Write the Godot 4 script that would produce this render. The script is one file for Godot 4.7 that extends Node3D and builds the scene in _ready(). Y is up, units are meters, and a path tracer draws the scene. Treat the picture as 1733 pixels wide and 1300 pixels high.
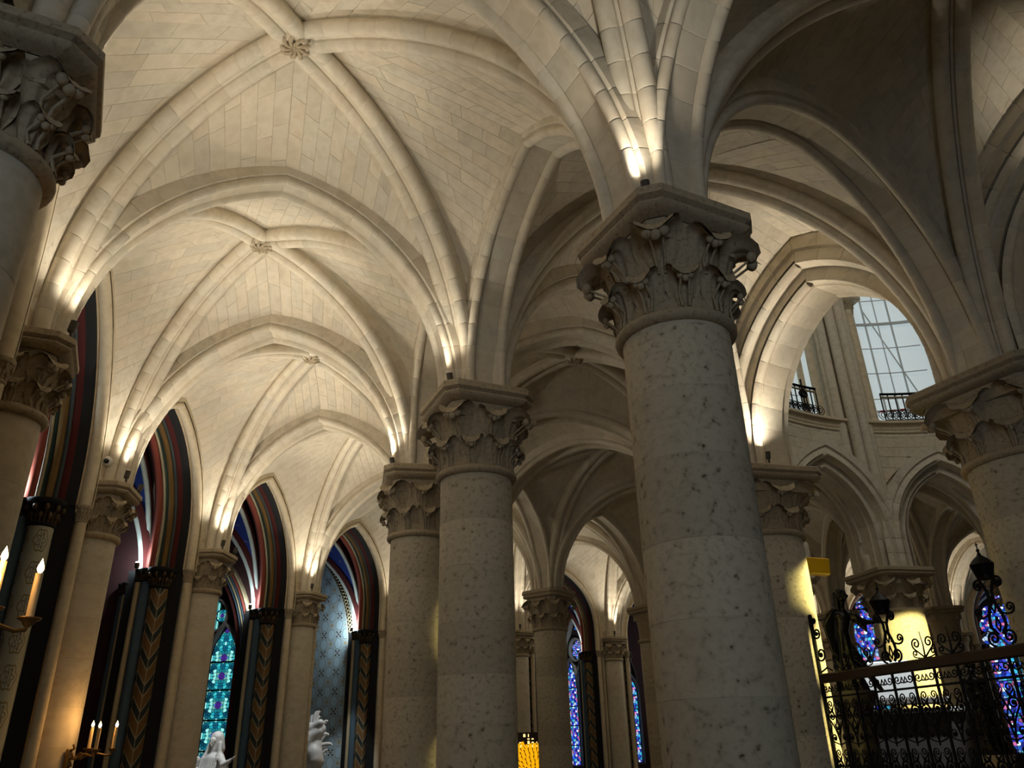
extends Node3D

# ---------- positions: W(x, y, ahead) with the camera at x = 0, ahead = 0 ----------
const EYE := 1.6
func W(x: float, y: float, z: float) -> Vector3: return Vector3(x, y, -z)

# ---------- mesh collector ----------
class MB:
	var v := PackedVector3Array()
	var n := PackedVector3Array()
	var uv := PackedVector2Array()
	var ix := PackedInt32Array()
	func grid(p: PackedVector3Array, nu: int, nv: int, ru := 1.0, rv := 1.0) -> void:
		# nv rows of nu points, smooth inside; closed rows are joined where the ends meet
		var base := v.size()
		var nn := PackedVector3Array()
		nn.resize(nu * nv)
		for j in nv - 1:
			for i in nu - 1:
				var a := j * nu + i
				var c := (p[a + nu + 1] - p[a]).cross(p[a + nu] - p[a + 1])
				nn[a] += c; nn[a + 1] += c; nn[a + nu] += c; nn[a + nu + 1] += c
				ix.append_array([base + a, base + a + nu, base + a + 1, base + a + 1, base + a + nu, base + a + nu + 1])
		for j in nv:
			if nu > 2 and p[j * nu].distance_squared_to(p[j * nu + nu - 1]) < 1e-9:
				var s := nn[j * nu] + nn[j * nu + nu - 1]
				nn[j * nu] = s; nn[j * nu + nu - 1] = s
		if nv > 2:
			for i in nu:
				if p[i].distance_squared_to(p[(nv - 1) * nu + i]) < 1e-9:
					var s2 := nn[i] + nn[(nv - 1) * nu + i]
					nn[i] = s2; nn[(nv - 1) * nu + i] = s2
		for j in nv:
			for i in nu:
				v.append(p[j * nu + i])
				n.append(nn[j * nu + i].normalized() if nn[j * nu + i].length_squared() > 1e-20 else Vector3.UP)
				uv.append(Vector2(ru * i / float(nu - 1), rv * j / float(nv - 1)))
	func quad(a: Vector3, b: Vector3, c: Vector3, d: Vector3, u0 := Vector2(0, 0), u1 := Vector2(1, 1)) -> void:
		# a b c d round the face, seen clockwise from its front
		var k := (c - a).cross(b - a)
		if k.length_squared() < 1e-18: k = (d - a).cross(c - a)
		var m := k.normalized()
		var s := v.size()
		v.append_array([a, b, c, d]); n.append_array([m, m, m, m])
		uv.append_array([Vector2(u0.x, u1.y), Vector2(u0.x, u0.y), Vector2(u1.x, u0.y), Vector2(u1.x, u1.y)])
		ix.append_array([s, s + 1, s + 2, s, s + 2, s + 3])
	func tri(a: Vector3, b: Vector3, c: Vector3) -> void:
		var m := (c - a).cross(b - a).normalized()
		var s := v.size()
		v.append_array([a, b, c]); n.append_array([m, m, m])
		uv.append_array([Vector2(0, 0), Vector2(1, 0), Vector2(.5, 1)])
		ix.append_array([s, s + 1, s + 2])
	func box(t: Transform3D, sx: float, sy: float, sz: float, b := 0.01) -> void:
		# a box centred on t with chamfered edges
		var h := Vector3(sx, sy, sz) / 2
		b = minf(b, minf(h.x, minf(h.y, h.z)) * .6)
		for ax in 3:
			for s in [-1.0, 1.0]:
				var e1 := (ax + 1) % 3
				var e2 := (ax + 2) % 3
				var q: Array[Vector3] = []
				for k in [[-1, -1], [1, -1], [1, 1], [-1, 1]]:
					var p := Vector3()
					p[ax] = s * h[ax]; p[e1] = k[0] * (h[e1] - b); p[e2] = k[1] * (h[e2] - b)
					q.append(t * p)
				if s > 0: quad(q[3], q[2], q[1], q[0])
				else: quad(q[0], q[1], q[2], q[3])
		for ax in 3:
			var e1 := (ax + 1) % 3
			var e2 := (ax + 2) % 3
			for k in [[-1, -1], [1, -1], [1, 1], [-1, 1]]:
				var a := Vector3(); var c := Vector3()
				a[e1] = k[0] * h[e1]; a[e2] = k[1] * (h[e2] - b)
				c[e1] = k[0] * (h[e1] - b); c[e2] = k[1] * h[e2]
				var a0 := a; var a1 := a; var c0 := c; var c1 := c
				a0[ax] = -h[ax] + b; a1[ax] = h[ax] - b; c0[ax] = -h[ax] + b; c1[ax] = h[ax] - b
				if k[0] * k[1] > 0: quad(t * a0, t * c0, t * c1, t * a1)
				else: quad(t * c0, t * a0, t * a1, t * c1)
		for i in [-1, 1]:
			for j in [-1, 1]:
				for k in [-1, 1]:
					var s := Vector3(i, j, k)
					var x := t * (s * (h - Vector3(0, b, b))); var y := t * (s * (h - Vector3(b, 0, b))); var z := t * (s * (h - Vector3(b, b, 0)))
					if i * j * k > 0: tri(x, z, y)
					else: tri(x, y, z)
	func lathe(prof: Array, seg := 32, c := Vector3.ZERO, a0 := 0.0, a1 := TAU) -> void:
		# prof: smooth runs of (radius, height), bottom to top
		for run in prof:
			var p := PackedVector3Array()
			for q in run:
				for i in seg + 1:
					var a := a0 + (a1 - a0) * i / seg
					p.append(c + Vector3(q.x * cos(a), q.y, -q.x * sin(a)))
			grid(p, seg + 1, run.size(), 1, 1)
	func tube(path: PackedVector3Array, r: float, seg := 6, r1 := -1.0, cap := false) -> void:
		var p := PackedVector3Array()
		var up := Vector3.UP
		var m := path.size()
		for k in m:
			var d := (path[mini(k + 1, m - 1)] - path[maxi(k - 1, 0)]).normalized()
			if k == 0: up = Vector3.UP if absf(d.y) < .9 else Vector3.RIGHT
			var s := d.cross(up).normalized()
			up = s.cross(d).normalized()
			var rr := r if r1 < 0 else lerpf(r, r1, k / float(m - 1))
			for i in seg + 1:
				var a := TAU * i / seg
				p.append(path[k] + (s * cos(a) - up * sin(a)) * rr)
		grid(p, seg + 1, m)
		if cap:
			for e in [0, m - 1]:
				for i in seg:
					tri(path[e], p[e * (seg + 1) + i], p[e * (seg + 1) + i + 1])
	func ball(c: Vector3, r: Vector3, seg := 10, rings := 6) -> void:
		var p := PackedVector3Array()
		for j in rings + 1:
			var b := PI * j / rings - PI / 2
			for i in seg + 1:
				var a := TAU * i / seg
				p.append(c + Vector3(cos(b) * cos(a), sin(b), -cos(b) * sin(a)) * r)
		grid(p, seg + 1, rings + 1)
	func sweep(path: PackedVector3Array, nr: PackedVector3Array, lat: PackedVector3Array, segs: Array, k := PackedFloat32Array(), mid := Vector2(0, .2)) -> void:
		# segs: smooth runs of the profile (x sideways, y outwards); k shrinks the profile towards mid at each station
		for sg in segs:
			var p := PackedVector3Array()
			for i in path.size():
				var f := k[i] if k.size() else 1.0
				for q: Vector2 in sg:
					var w := mid + (q - mid) * f
					p.append(path[i] + lat[i] * w.x + nr[i] * w.y)
			grid(p, sg.size(), path.size(), 1, 1)
	func mesh() -> ArrayMesh:
		var a := []
		a.resize(Mesh.ARRAY_MAX)
		a[Mesh.ARRAY_VERTEX] = v; a[Mesh.ARRAY_NORMAL] = n; a[Mesh.ARRAY_TEX_UV] = uv; a[Mesh.ARRAY_INDEX] = ix
		var m := ArrayMesh.new()
		m.add_surface_from_arrays(Mesh.PRIMITIVE_TRIANGLES, a)
		return m

# ---------- scene objects ----------
var taken := {}
func numbered(called: String) -> String:
	var k: int = taken.get(called, 0)
	taken[called] = k + 1
	return called if k == 0 else "%s_%03d" % [called, k]

func thing(called: String, label: String, category: String, at := Vector3.ZERO, group := "") -> Node3D:
	var o := Node3D.new()
	o.name = numbered(called)
	o.position = at
	add_child(o, true)
	tag(o, label, category, group)
	return o

func tag(o: Node3D, label: String, category := "", group := "") -> Node3D:
	o.set_meta("label", label)
	if category: o.set_meta("category", category)
	if group: o.set_meta("group", group)
	return o

func part(called: String, mb, m: Material, parent: Node3D, label := "") -> MeshInstance3D:
	var o := MeshInstance3D.new()
	o.name = called
	o.mesh = mb.mesh() if mb is MB else mb
	o.material_override = m
	parent.add_child(o, true)
	if label: o.set_meta("label", label)
	return o

func struct_node(called: String, label: String, category: String) -> Node3D:
	var o := thing(called, label, category)
	o.set_meta("kind", "structure")
	return o

# ---------- textures and materials ----------
var M := {}
func noise_tex(size: int, freq: float, ramp: Array, seed_: int, octaves := 4, normal := false, bump := 4.0) -> NoiseTexture2D:
	var f := FastNoiseLite.new()
	f.seed = seed_
	f.noise_type = FastNoiseLite.TYPE_SIMPLEX_SMOOTH
	f.frequency = freq
	f.fractal_octaves = octaves
	var t := NoiseTexture2D.new()
	t.width = size; t.height = size; t.seamless = true; t.noise = f
	if normal:
		t.as_normal_map = true; t.bump_strength = bump
	else:
		var g := Gradient.new()
		var o := PackedFloat32Array(); var c := PackedColorArray()
		for r in ramp: o.append(r[0]); c.append(r[1])
		g.offsets = o; g.colors = c
		t.color_ramp = g
	return t

func mat(called: String, c: Color, rough := .85, metal := 0.0) -> StandardMaterial3D:
	var m := StandardMaterial3D.new()
	m.resource_name = called
	m.albedo_color = c
	m.roughness = rough
	m.metallic = metal
	m.cull_mode = BaseMaterial3D.CULL_DISABLED
	M[called] = m
	return m

func tri_mat(called: String, c: Color, tex: Texture2D, scale: float, nrm: Texture2D = null, ns := .5, rough := .9) -> StandardMaterial3D:
	var m := mat(called, c, rough)
	m.albedo_texture = tex
	m.uv1_triplanar = true
	m.uv1_world_triplanar = true
	m.uv1_scale = Vector3.ONE * scale
	if nrm:
		m.normal_enabled = true
		m.normal_texture = nrm
		m.normal_scale = ns
	return m

func grey(x: float) -> Color: return Color(x, x, x)

func make_materials() -> void:
	var mottle := noise_tex(512, .012, [[0.0, Color(.87, .85, .81)], [.35, Color(.95, .94, .91)], [.6, Color(1, .99, .97)], [1.0, Color(.90, .87, .82)]], 11, 6)
	var spots := noise_tex(1024, .018, [[0.0, Color(.30, .27, .22)], [.13, Color(.45, .41, .36)], [.2, Color(.84, .82, .78)], [.4, Color(.96, .95, .93)], [.7, Color(1, 1, .98)], [1.0, Color(.86, .83, .78)]], 5, 7)
	# courses of the vaults and the walls: five tones of the same limestone
	for k in 5:
		var f: float = [1.0, .985, .965, 1.01, .99][k]
		var w: float = [0.0, .006, -.004, .003, -.007][k]
		tri_mat("limestone_%d" % k, Color(.84 * f + w, .808 * f, .742 * f - w), mottle, .35 + .07 * k)
	for k in 3:
		var f: float = [1.0, .95, 1.03][k]
		tri_mat("column_stone_%d" % k, Color(.80 * f, .765 * f, .685 * f), spots, .42 + .07 * k)
	tri_mat("carved_stone", Color(.70, .645, .55), spots, .9)
	tri_mat("dusty_stone", Color(.55, .49, .40), spots, .9)
	tri_mat("pale_stone", Color(.86, .81, .71), mottle, .5)
	tri_mat("floor_stone", Color(.42, .39, .34), mottle, .5)
	mat("black_iron", Color(.035, .033, .03), .5, .6)

# ---------- painted and glazed surfaces ----------
func hash2(x: int, y: int, s: int) -> float:
	var h := (x * 374761393 + y * 668265263 + s * 1442695041) & 0x7fffffff
	h = ((h ^ (h >> 13)) * 1274126177) & 0x7fffffff
	return float((h ^ (h >> 16)) & 0xffff) / 65535.0

func glass_tex(n: int, cells: int, pal: Array, s: int, mirror: bool) -> ImageTexture:
	# pieces of coloured glass between dark leads
	var im := Image.create(n, n, false, Image.FORMAT_RGB8)
	for y in n:
		for x in n:
			var u := x / float(n); var v := y / float(n)
			if mirror:
				u = absf(u - .5); v = absf(v - .5)
			u *= cells; v *= cells
			var cx := int(floor(u)); var cy := int(floor(v))
			var d1 := 9.0; var d2 := 9.0; var id := 0.0; var r1 := 0.0
			for j in range(-1, 2):
				for i in range(-1, 2):
					var gx := cx + i; var gy := cy + j
					if not mirror:
						gx = posmod(gx, cells); gy = posmod(gy, cells)
					var px := cx + i + .15 + .7 * hash2(gx, gy, s)
					var py := cy + j + .15 + .7 * hash2(gx, gy, s + 9)
					var d := Vector2(u - px, v - py).length()
					if d < d1:
						d2 = d1; d1 = d
						id = hash2(gx, gy, s + 21)
						r1 = hash2(gx, gy, s + 33)
					elif d < d2: d2 = d
			var c: Color = pal[mini(int(id * pal.size()), pal.size() - 1)]
			c = c * (.55 + .6 * r1)
			if mirror and Vector2(u, v).length() < cells * .13: c = Color(.32, .18, .62) * (.6 + r1)
			if d2 - d1 < .10: c = Color(.01, .012, .02)
			im.set_pixel(x, y, c)
	im.generate_mipmaps()
	return ImageTexture.create_from_image(im)

func glass_mat(called: String, t: Texture2D, e: float) -> void:
	var m := mat(called, Color(.05, .05, .06), .2)
	m.emission_enabled = true
	m.emission_operator = BaseMaterial3D.EMISSION_OP_MULTIPLY
	m.emission = Color(1, 1, 1)
	m.emission_texture = t
	m.emission_energy_multiplier = e

func chevron_tex(a: Color, b: Color, line: Color) -> ImageTexture:
	var w := 256; var h := 128
	var im := Image.create(w, h, false, Image.FORMAT_RGB8)
	for y in h:
		for x in w:
			# four points round the shaft, two bands to a repeat
			var u := fmod(x / float(w) * 3.0, 1.0)
			var z := absf(u - .5) * 2.0
			var v := fposmod(y / float(h) - z * .62, 1.0)
			var c := a if v < .56 else b
			if v < .07 or (v > .56 and v < .63): c = line
			if absf(u - .5) < .03 or u < .03 or u > .97: c = line.lerp(c, .3)
			im.set_pixel(x, y, c)
	return ImageTexture.create_from_image(im)

func stencil_tex() -> ImageTexture:
	# rings on a diagonal net, a cross of four darts at every other crossing
	var n := 256
	var im := Image.create(n, n, false, Image.FORMAT_RGB8)
	for y in n:
		for x in n:
			var u := x / float(n); var v := y / float(n)
			var c := Color(.70, .78, .80)
			for q in [[0.0, .5], [.5, 0.0], [1.0, .5], [.5, 1.0]]:
				var d := Vector2((u - q[0]) * 1.0, (v - q[1]) * .78).length()
				if d < .215: c = Color(.74, .85, .90)
				if absf(d - .222) < .012: c = Color(.52, .58, .58)
			for q in [[0.0, 0.0], [1.0, 0.0], [0.0, 1.0], [1.0, 1.0]]:
				var d := Vector2(u - q[0], v - q[1])
				if absf(d.x) + absf(d.y) < .12: c = Color(.70, .64, .52)
			var e := Vector2(u - .5, v - .5)
			var r := e.length()
			var dg := minf(absf(e.x - e.y), absf(e.x + e.y)) / 1.414
			if r < .045: c = Color(.28, .12, .14)
			elif r > .08 and r < .25 and dg < .042 * (1.0 - absf(r - .165) / .09): c = Color(.14, .12, .14)
			elif r > .06 and r < .1 and minf(absf(e.x), absf(e.y)) < .014: c = Color(.4, .16, .14)
			im.set_pixel(x, y, c)
	return ImageTexture.create_from_image(im)

func star_tex() -> ImageTexture:
	var n := 256
	var im := Image.create(n, n, false, Image.FORMAT_RGB8)
	im.fill(Color(.07, .17, .46))
	for k in 14:
		var c := Vector2(hash2(k, 3, 5), hash2(k, 8, 6)) * n
		for j in range(-6, 7):
			for i in range(-6, 7):
				var d := absf(i) + absf(j)
				if mini(absi(i), absi(j)) * 4 + d < 8: im.set_pixel(posmod(int(c.x) + i, n), posmod(int(c.y) + j, n), Color(.78, .68, .42))
	return ImageTexture.create_from_image(im)

func scroll_tex() -> ImageTexture:
	var w := 256; var h := 256
	var im := Image.create(w, h, false, Image.FORMAT_RGB8)
	for y in h:
		for x in w:
			var u := fmod(x / float(w) * 4.0, 1.0) - .5
			var v := fmod(y / float(h) * 2.0, 1.0) - .5
			var c := Color(.70, .70, .64)
			var r := Vector2(u, v).length()
			if absf(r - .34 - .03 * cos(atan2(v, u) * 6)) < .02: c = Color(.50, .42, .22)
			if absf(r - .18 - .06 * cos(atan2(v, u) * 5)) < .022: c = Color(.42, .40, .34)
			if absf(absf(u) - .05 - .1 * absf(v)) < .014 and r < .36: c = Color(.42, .40, .34)
			im.set_pixel(x, y, c)
	return ImageTexture.create_from_image(im)

func paint_materials() -> void:
	mat("paint_black", Color(.035, .035, .04), .85)
	mat("paint_red", Color(.29, .075, .06), .95)
	mat("paint_rose", Color(.56, .27, .21), .95)
	mat("paint_grey", Color(.25, .28, .28), .95)
	mat("paint_slate", Color(.30, .39, .45), .9)
	mat("paint_ochre", Color(.44, .33, .16), .95)
	mat("paint_green", Color(.12, .22, .18), .7)
	mat("paint_cream", Color(.74, .68, .54), .7)
	mat("paint_pale", Color(.72, .75, .72), .95)
	mat("paint_blue", Color(.36, .48, .60), .95)
	mat("paint_wall", Color(.22, .10, .10), .8)
	mat("dark_gold", Color(.30, .23, .12), .5, .35)
	mat("tracery_dark", Color(.12, .05, .06), .8)
	mat("tracery_stone", Color(.42, .40, .38), .8)
	var ch := mat("chevron", Color.WHITE, .7)
	ch.albedo_texture = chevron_tex(Color(.44, .32, .17), Color(.11, .16, .15), Color(.62, .57, .45))
	ch.uv1_scale = Vector3(1, 10, 1)
	var cs := mat("chevron_small", Color.WHITE, .7)
	cs.albedo_texture = chevron_tex(Color(.13, .20, .18), Color(.20, .28, .26), Color(.50, .46, .36))
	cs.uv1_scale = Vector3(1, 14, 1)
	var sc := mat("scroll_paint", Color.WHITE, .7)
	sc.albedo_texture = scroll_tex()
	sc.uv1_scale = Vector3(1, 5, 1)
	var st := mat("stencil", Color.WHITE, .8)
	st.albedo_texture = stencil_tex()
	var bl := mat("star_blue", Color.WHITE, .85)
	bl.albedo_texture = star_tex()
	bl.uv1_triplanar = true; bl.uv1_world_triplanar = true; bl.uv1_scale = Vector3.ONE * .5
	glass_mat("glass_teal", glass_tex(256, 9, [Color(.10, .55, .62), Color(.25, .75, .78), Color(.06, .32, .42), Color(.55, .88, .85), Color(.08, .42, .48)], 4, true), 1.1)
	glass_mat("glass_blue", glass_tex(256, 9, [Color(.10, .20, .75), Color(.14, .42, .85), Color(.75, .85, .95), Color(.70, .35, .55), Color(.2, .62, .75), Color(.28, .26, .78), Color(.12, .30, .8), Color(.08, .14, .55), Color(.55, .72, .92)], 7, false), 1.6)

# ---------- half arches: a curve in a vertical plane from a springing point to an apex ----------
class Arc:
	var o: Vector3
	var d: Vector3
	var lat: Vector3
	var a: float
	var r: float
	var st := 0.0
	var R := 0.0
	var ph := 0.0
	func _init(c: Vector3, apex: Vector3, e: float) -> void:
		var f := Vector3(apex.x - c.x, 0, apex.z - c.z)
		d = f.normalized()
		lat = d.cross(Vector3.UP)
		o = c + d * e
		a = f.length() - e
		r = apex.y - c.y
		if r > 1.42 * a:
			st = r - 1.42 * a
			r = 1.42 * a
		if r >= a:
			R = (a * a + r * r) / (2 * a)
			ph = acos((R - a) / R)
	func length() -> float: return st + (R * ph if R > 0 else PI / 2 * (a + r) / 2)
	# offset direction that meets the other half in the apex plane
	func nrx(t: float) -> Vector3:
		var e := nr(1.0)
		return nr(t) + (Vector3.UP - e) * t * t
	func at(t: float, off := 0.0) -> Vector3:
		var L := length()
		var s := t * L
		if s < st: return o + Vector3.UP * s + nrx(t) * off
		var q := (s - st) / (L - st)
		var p: Vector3
		if R > 0:
			p = d * (R - R * cos(q * ph)) + Vector3.UP * (R * sin(q * ph))
		else:
			p = d * (a - a * cos(q * PI / 2)) + Vector3.UP * (r * sin(q * PI / 2))
		return o + Vector3.UP * st + p + nrx(t) * off
	func nr(t: float) -> Vector3:
		var L := length()
		var s := t * L
		if s < st: return -d
		var q := (s - st) / (L - st)
		if R > 0: return -d * cos(q * ph) + Vector3.UP * sin(q * ph)
		return (-d * cos(q * PI / 2) / a + Vector3.UP * sin(q * PI / 2) / r).normalized()

func arc_pts(c: Vector2, r: float, a0: float, a1: float, n: int) -> Array:
	var out := []
	for i in n + 1:
		var a := deg_to_rad(a0 + (a1 - a0) * i / n)
		out.append(c + Vector2(cos(a), sin(a)) * r)
	return out

var PROF := {}
func make_profiles() -> void:
	# x sideways, y outwards from the lowest roll
	var d1: Array = arc_pts(Vector2(-.125, .105), .105, 150, 330, 7)
	var d2: Array = arc_pts(Vector2(.125, .105), .105, 210, 390, 7)
	PROF.rib = [[Vector2(-.2, .46), Vector2(-.19, .2), d1[0]], d1, [d1[7], Vector2(-.018, .115), Vector2(-.018, .075)], [Vector2(-.018, .075), Vector2(.018, .075)], [Vector2(.018, .075), Vector2(.018, .115), d2[0]], d2, [d2[7], Vector2(.19, .2), Vector2(.2, .46)]]
	var t1: Array = arc_pts(Vector2(-.245, .07), .07, 120, 350, 8)
	var t2: Array = arc_pts(Vector2(.245, .07), .07, 190, 420, 8)
	PROF.band = [[Vector2(-.34, .42), Vector2(-.33, .16)], [Vector2(-.33, .16), Vector2(-.29, .145), t1[0]], t1, [t1[8], Vector2(-.16, .10), Vector2(-.155, .08)], [Vector2(-.155, .08), Vector2(.155, .08)], [Vector2(.155, .08), Vector2(.16, .10), t2[0]], t2, [t2[8], Vector2(.29, .145), Vector2(.33, .16)], [Vector2(.33, .16), Vector2(.34, .42)]]
	PROF.slim = []
	for run in PROF.band: PROF.slim.append(run.map(func(q: Vector2) -> Vector2: return Vector2(q.x * .68, q.y * .9)))
	# the choir arcade: a flat soffit between rolls, then two steps outwards on both faces
	var c: Array = []
	for sd in [-1.0, 1.0]:
		var a: Array = arc_pts(Vector2(sd * .40, .10), .10, 90 - 60 * sd, 270 + 80 * sd, 9)
		var b: Array = arc_pts(Vector2(sd * .62, .44), .095, 90 - 60 * sd, 270 + 80 * sd, 9)
		c.append_array([[Vector2(sd * .28, .04), Vector2(sd * .29, .10), a[9]], a, [a[0], Vector2(sd * .44, .36), Vector2(sd * .52, .37), b[9]], b, [b[0], Vector2(sd * .66, .68)], [Vector2(sd * .66, .68), Vector2(sd * .72, .72)], [Vector2(sd * .72, .72), Vector2(sd * .72, 1.0)]])
	c.append([Vector2(-.28, .04), Vector2(.28, .04)])
	PROF.choir = c

# one half of a rib or arch: voussoirs with bevelled joints, each a part
func half_arch(parent: Node3D, arc: Arc, prof: Array, mats: Array, t0 := 0.0, t1 := 1.0, step := .34, merged := false, out := 0.0) -> void:
	var n := maxi(1, roundi(arc.length() * (t1 - t0) / step))
	var mb := MB.new()
	for i in n:
		if not merged: mb = MB.new()
		var a := t0 + (t1 - t0) * i / n
		var b := t0 + (t1 - t0) * (i + 1) / n
		var g := .012 / arc.length()
		var path := PackedVector3Array(); var nr := PackedVector3Array(); var lat := PackedVector3Array()
		for t: float in [a, a + g, lerpf(a, b, .5), b - g, b]:
			path.append(arc.at(t, out)); nr.append(arc.nrx(t)); lat.append(arc.lat)
		mb.sweep(path, nr, lat, prof, PackedFloat32Array([.975, 1, 1, 1, .975]), Vector2(0, .26))
		if not merged: part("voussoir", mb, mats[(i * 7 + int(arc.length() * 100)) % mats.size()], parent)
	if merged:
		part("voussoirs", mb, mats[0], parent).set_meta("kind", "stuff")

# ---------- vault webs ----------
func web_pt(A: Arc, D: Arc, u: float, t: float, oa: float, od: float, bulge: float) -> Vector3:
	var p := A.at(t, oa)
	var q := D.at(t, od)
	return p.lerp(q, u) + Vector3.UP * (bulge * 4 * u * (1 - u) * t)

# half a cell between the side arch A and the groin D; stones of both halves go under one parent
func web_half(parent: Node3D, A: Arc, D: Arc, mats: Array, lod: int, oa: float, od: float, rng: RandomNumberGenerator) -> void:
	var bulge := .03 * A.a
	var L := (A.length() + D.length()) / 2
	var back := PackedVector3Array()
	for j in 13:
		for i in 5:
			back.append(web_pt(A, D, i / 4.0, j / 12.0, oa, od, bulge) + Vector3.UP * .012)
	var mb := MB.new()
	if lod >= 2:
		mb.grid(back, 5, 13)
		part("web_back", mb, mats[0], parent)
		return
	mb.grid(back, 5, 13)
	part("web_back", mb, M["mortar"], parent)
	var n := maxi(6, roundi(L / .225))
	var all := MB.new()
	for j in n:
		var ta := (j + 0.0) / n
		var tb := (j + 1.0) / n
		var tm := (ta + tb) / 2
		var w := web_pt(A, D, 0, tm, oa, od, 0).distance_to(web_pt(A, D, 1, tm, oa, od, 0))
		if w < .16: continue
		var k := maxi(1, roundi(w / .56))
		var cuts := [0.0]
		for i in k - (0 if j % 2 else 1):
			cuts.append(clampf((i + (.5 if j % 2 else 1.0) + rng.randf_range(-.14, .14)) / k, .02, .98))
		cuts.append(1.0)
		for i in cuts.size() - 1:
			var ua: float = cuts[i]
			var ub: float = cuts[i + 1]
			if lod == 0: all = MB.new()
			var gu := minf(.004 / maxf(w, .05), (ub - ua) * .2)
			var gt := .004 / L
			var rise := rng.randf_range(-.0025, .002)
			var us := [ua, ua + gu, (ua + ub) / 2, ub - gu, ub]
			var ts := [ta, ta + gt, tb - gt, tb]
			var P: Array[Vector3] = []
			for jj in 4:
				for ii in 5:
					var edge := ii == 0 or ii == 4 or jj == 0 or jj == 3
					P.append(web_pt(A, D, us[ii], ts[jj], oa, od, bulge) + Vector3.UP * (.002 if jj == 3 and j == n - 1 else .0075 if edge else rise))
			for jj in 3:
				for ii in 4:
					if (ii == 0 or ii == 3) and (jj == 0 or jj == 2): continue
					all.quad(P[jj * 5 + ii], P[jj * 5 + ii + 1], P[jj * 5 + ii + 6], P[jj * 5 + ii + 5])
			for c in [[0, 1, 5, 6], [3, 4, 8, 9], [10, 11, 15, 16], [13, 14, 18, 19]]:
				all.quad(P[c[0]], P[c[1]], P[c[3]], P[c[2]])
			if lod == 0: part("stone", all, mats[rng.randi() % mats.size()], parent)
	if lod == 1: part("stone_courses", all, mats[0], parent).set_meta("kind", "stuff")

# ---------- columns ----------
func regular(n: int, r: float, turn: float) -> PackedVector2Array:
	var p := PackedVector2Array()
	for i in n: p.append(Vector2(cos(turn + TAU * i / n), sin(turn + TAU * i / n)) * r)
	return p

# a square (half side s) with its corners cut by c, turned; x and ahead
func cut_square(s: float, c: float, turn: float) -> PackedVector2Array:
	var p := PackedVector2Array()
	for q in [[1, -1], [1, 1], [-1, 1], [-1, -1]]:
		var x: float = q[0]; var y: float = q[1]
		if x * y > 0:
			p.append(Vector2(x * s, y * (s - c))); p.append(Vector2(x * (s - c), y * s))
		else:
			p.append(Vector2(x * (s - c), y * s)); p.append(Vector2(x * s, y * (s - c)))
	for i in p.size(): p[i] = p[i].rotated(turn)
	return p

# a moulded slab: the outline at a growing or shrinking inset for every (inset, height)
func moulded(mb: MB, outline: PackedVector2Array, runs: Array, cap := true) -> void:
	var n := outline.size()
	for i in n:
		var a := outline[i]
		var b := outline[(i + 1) % n]
		for run in runs:
			var p := PackedVector3Array()
			for q: Vector2 in run:
				for e: Vector2 in [b, a]:
					var f := e - e.normalized() * q.x * 1.25
					p.append(Vector3(f.x, q.y, -f.y))
			mb.grid(p, 2, run.size(), 1, 1)
	if cap:
		for end in [0, 1]:
			var run: Array = runs[-1] if end else runs[0]
			var q: Vector2 = run[-1] if end else run[0]
			for i in n:
				var e := outline[i] - outline[i].normalized() * q.x * 1.25
				var f := outline[(i + 1) % n] - outline[(i + 1) % n].normalized() * q.x * 1.25
				if end: mb.tri(Vector3(0, q.y, 0), Vector3(f.x, q.y, -f.y), Vector3(e.x, q.y, -e.y))
				else: mb.tri(Vector3(0, q.y, 0), Vector3(e.x, q.y, -e.y), Vector3(f.x, q.y, -f.y))

# a crocket leaf: a broad cupped blade that rises along the bell, bends out into a rounded hood and carries buds under its lip; along +x, foot at the origin
func leaf_mesh(h: float, w: float, throw_: float) -> ArrayMesh:
	var mb := MB.new()
	var nu := 15
	var nv := 18
	var spine: Array[Vector2] = []
	for j in nv:
		var t := j / float(nv - 1)
		if t < .55:
			var s := t / .55
			spine.append(Vector2(.02 + throw_ * .22 * s * s, h * .74 * s))
		else:
			var a := (t - .55) / .45 * PI * .98
			spine.append(Vector2(throw_ * .22 + .02 + throw_ * .38, h * .74) + Vector2(-cos(a) * throw_ * .38, sin(a) * h * .27))
	for side in 2:
		var p := PackedVector3Array()
		for j in nv:
			var t := j / float(nv - 1)
			var hw := w * (.40 + .36 * smoothstep(0, .55, t))
			if t > .6: hw *= sqrt(maxf(.06, 1.0 - pow((t - .6) / .4, 2.0) * .8)) * (1.0 + .06 * cos(t * 60.0))
			var tan_ := (spine[mini(j + 1, nv - 1)] - spine[maxi(j - 1, 0)]).normalized()
			var nn := Vector2(tan_.y, -tan_.x)
			for i in nu:
				var u := (i / float(nu - 1)) * 2 - 1
				var vein := .020 * cos(u * PI * 4.0) * smoothstep(1.05, .55, t) + .018 * (1.0 - absf(u)) * smoothstep(1.0, .6, t)
				var cup := -.085 * (w / .31) * u * u * (1.0 if t < .7 else lerpf(1.0, .55, (t - .7) / .3))
				var off := nn * (vein + cup - side * .03) * (h / .42)
				var q := spine[j] + off
				p.append(Vector3(q.x, q.y, (u if side == 0 else -u) * hw))
		mb.grid(p, nu, nv)
	var c := spine[nv - 1]
	var rb := .012 + throw_ * .13
	for k in 3:
		mb.ball(Vector3(c.x - throw_ * .06, c.y + (-.02 if k == 1 else .012), (k - 1) * rb * 1.5), Vector3(rb, rb * 1.1, rb), 10, 6)
	for sd in [-1.0, 1.0]:
		mb.tube(PackedVector3Array([Vector3(c.x - throw_ * .1, c.y, sd * rb * 1.2), Vector3(throw_ * .30, h * .45, sd * .045), Vector3(.06, h * .05, sd * .03)]), .013, 5)
	return mb.mesh()

var leaf_cache := {}
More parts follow.
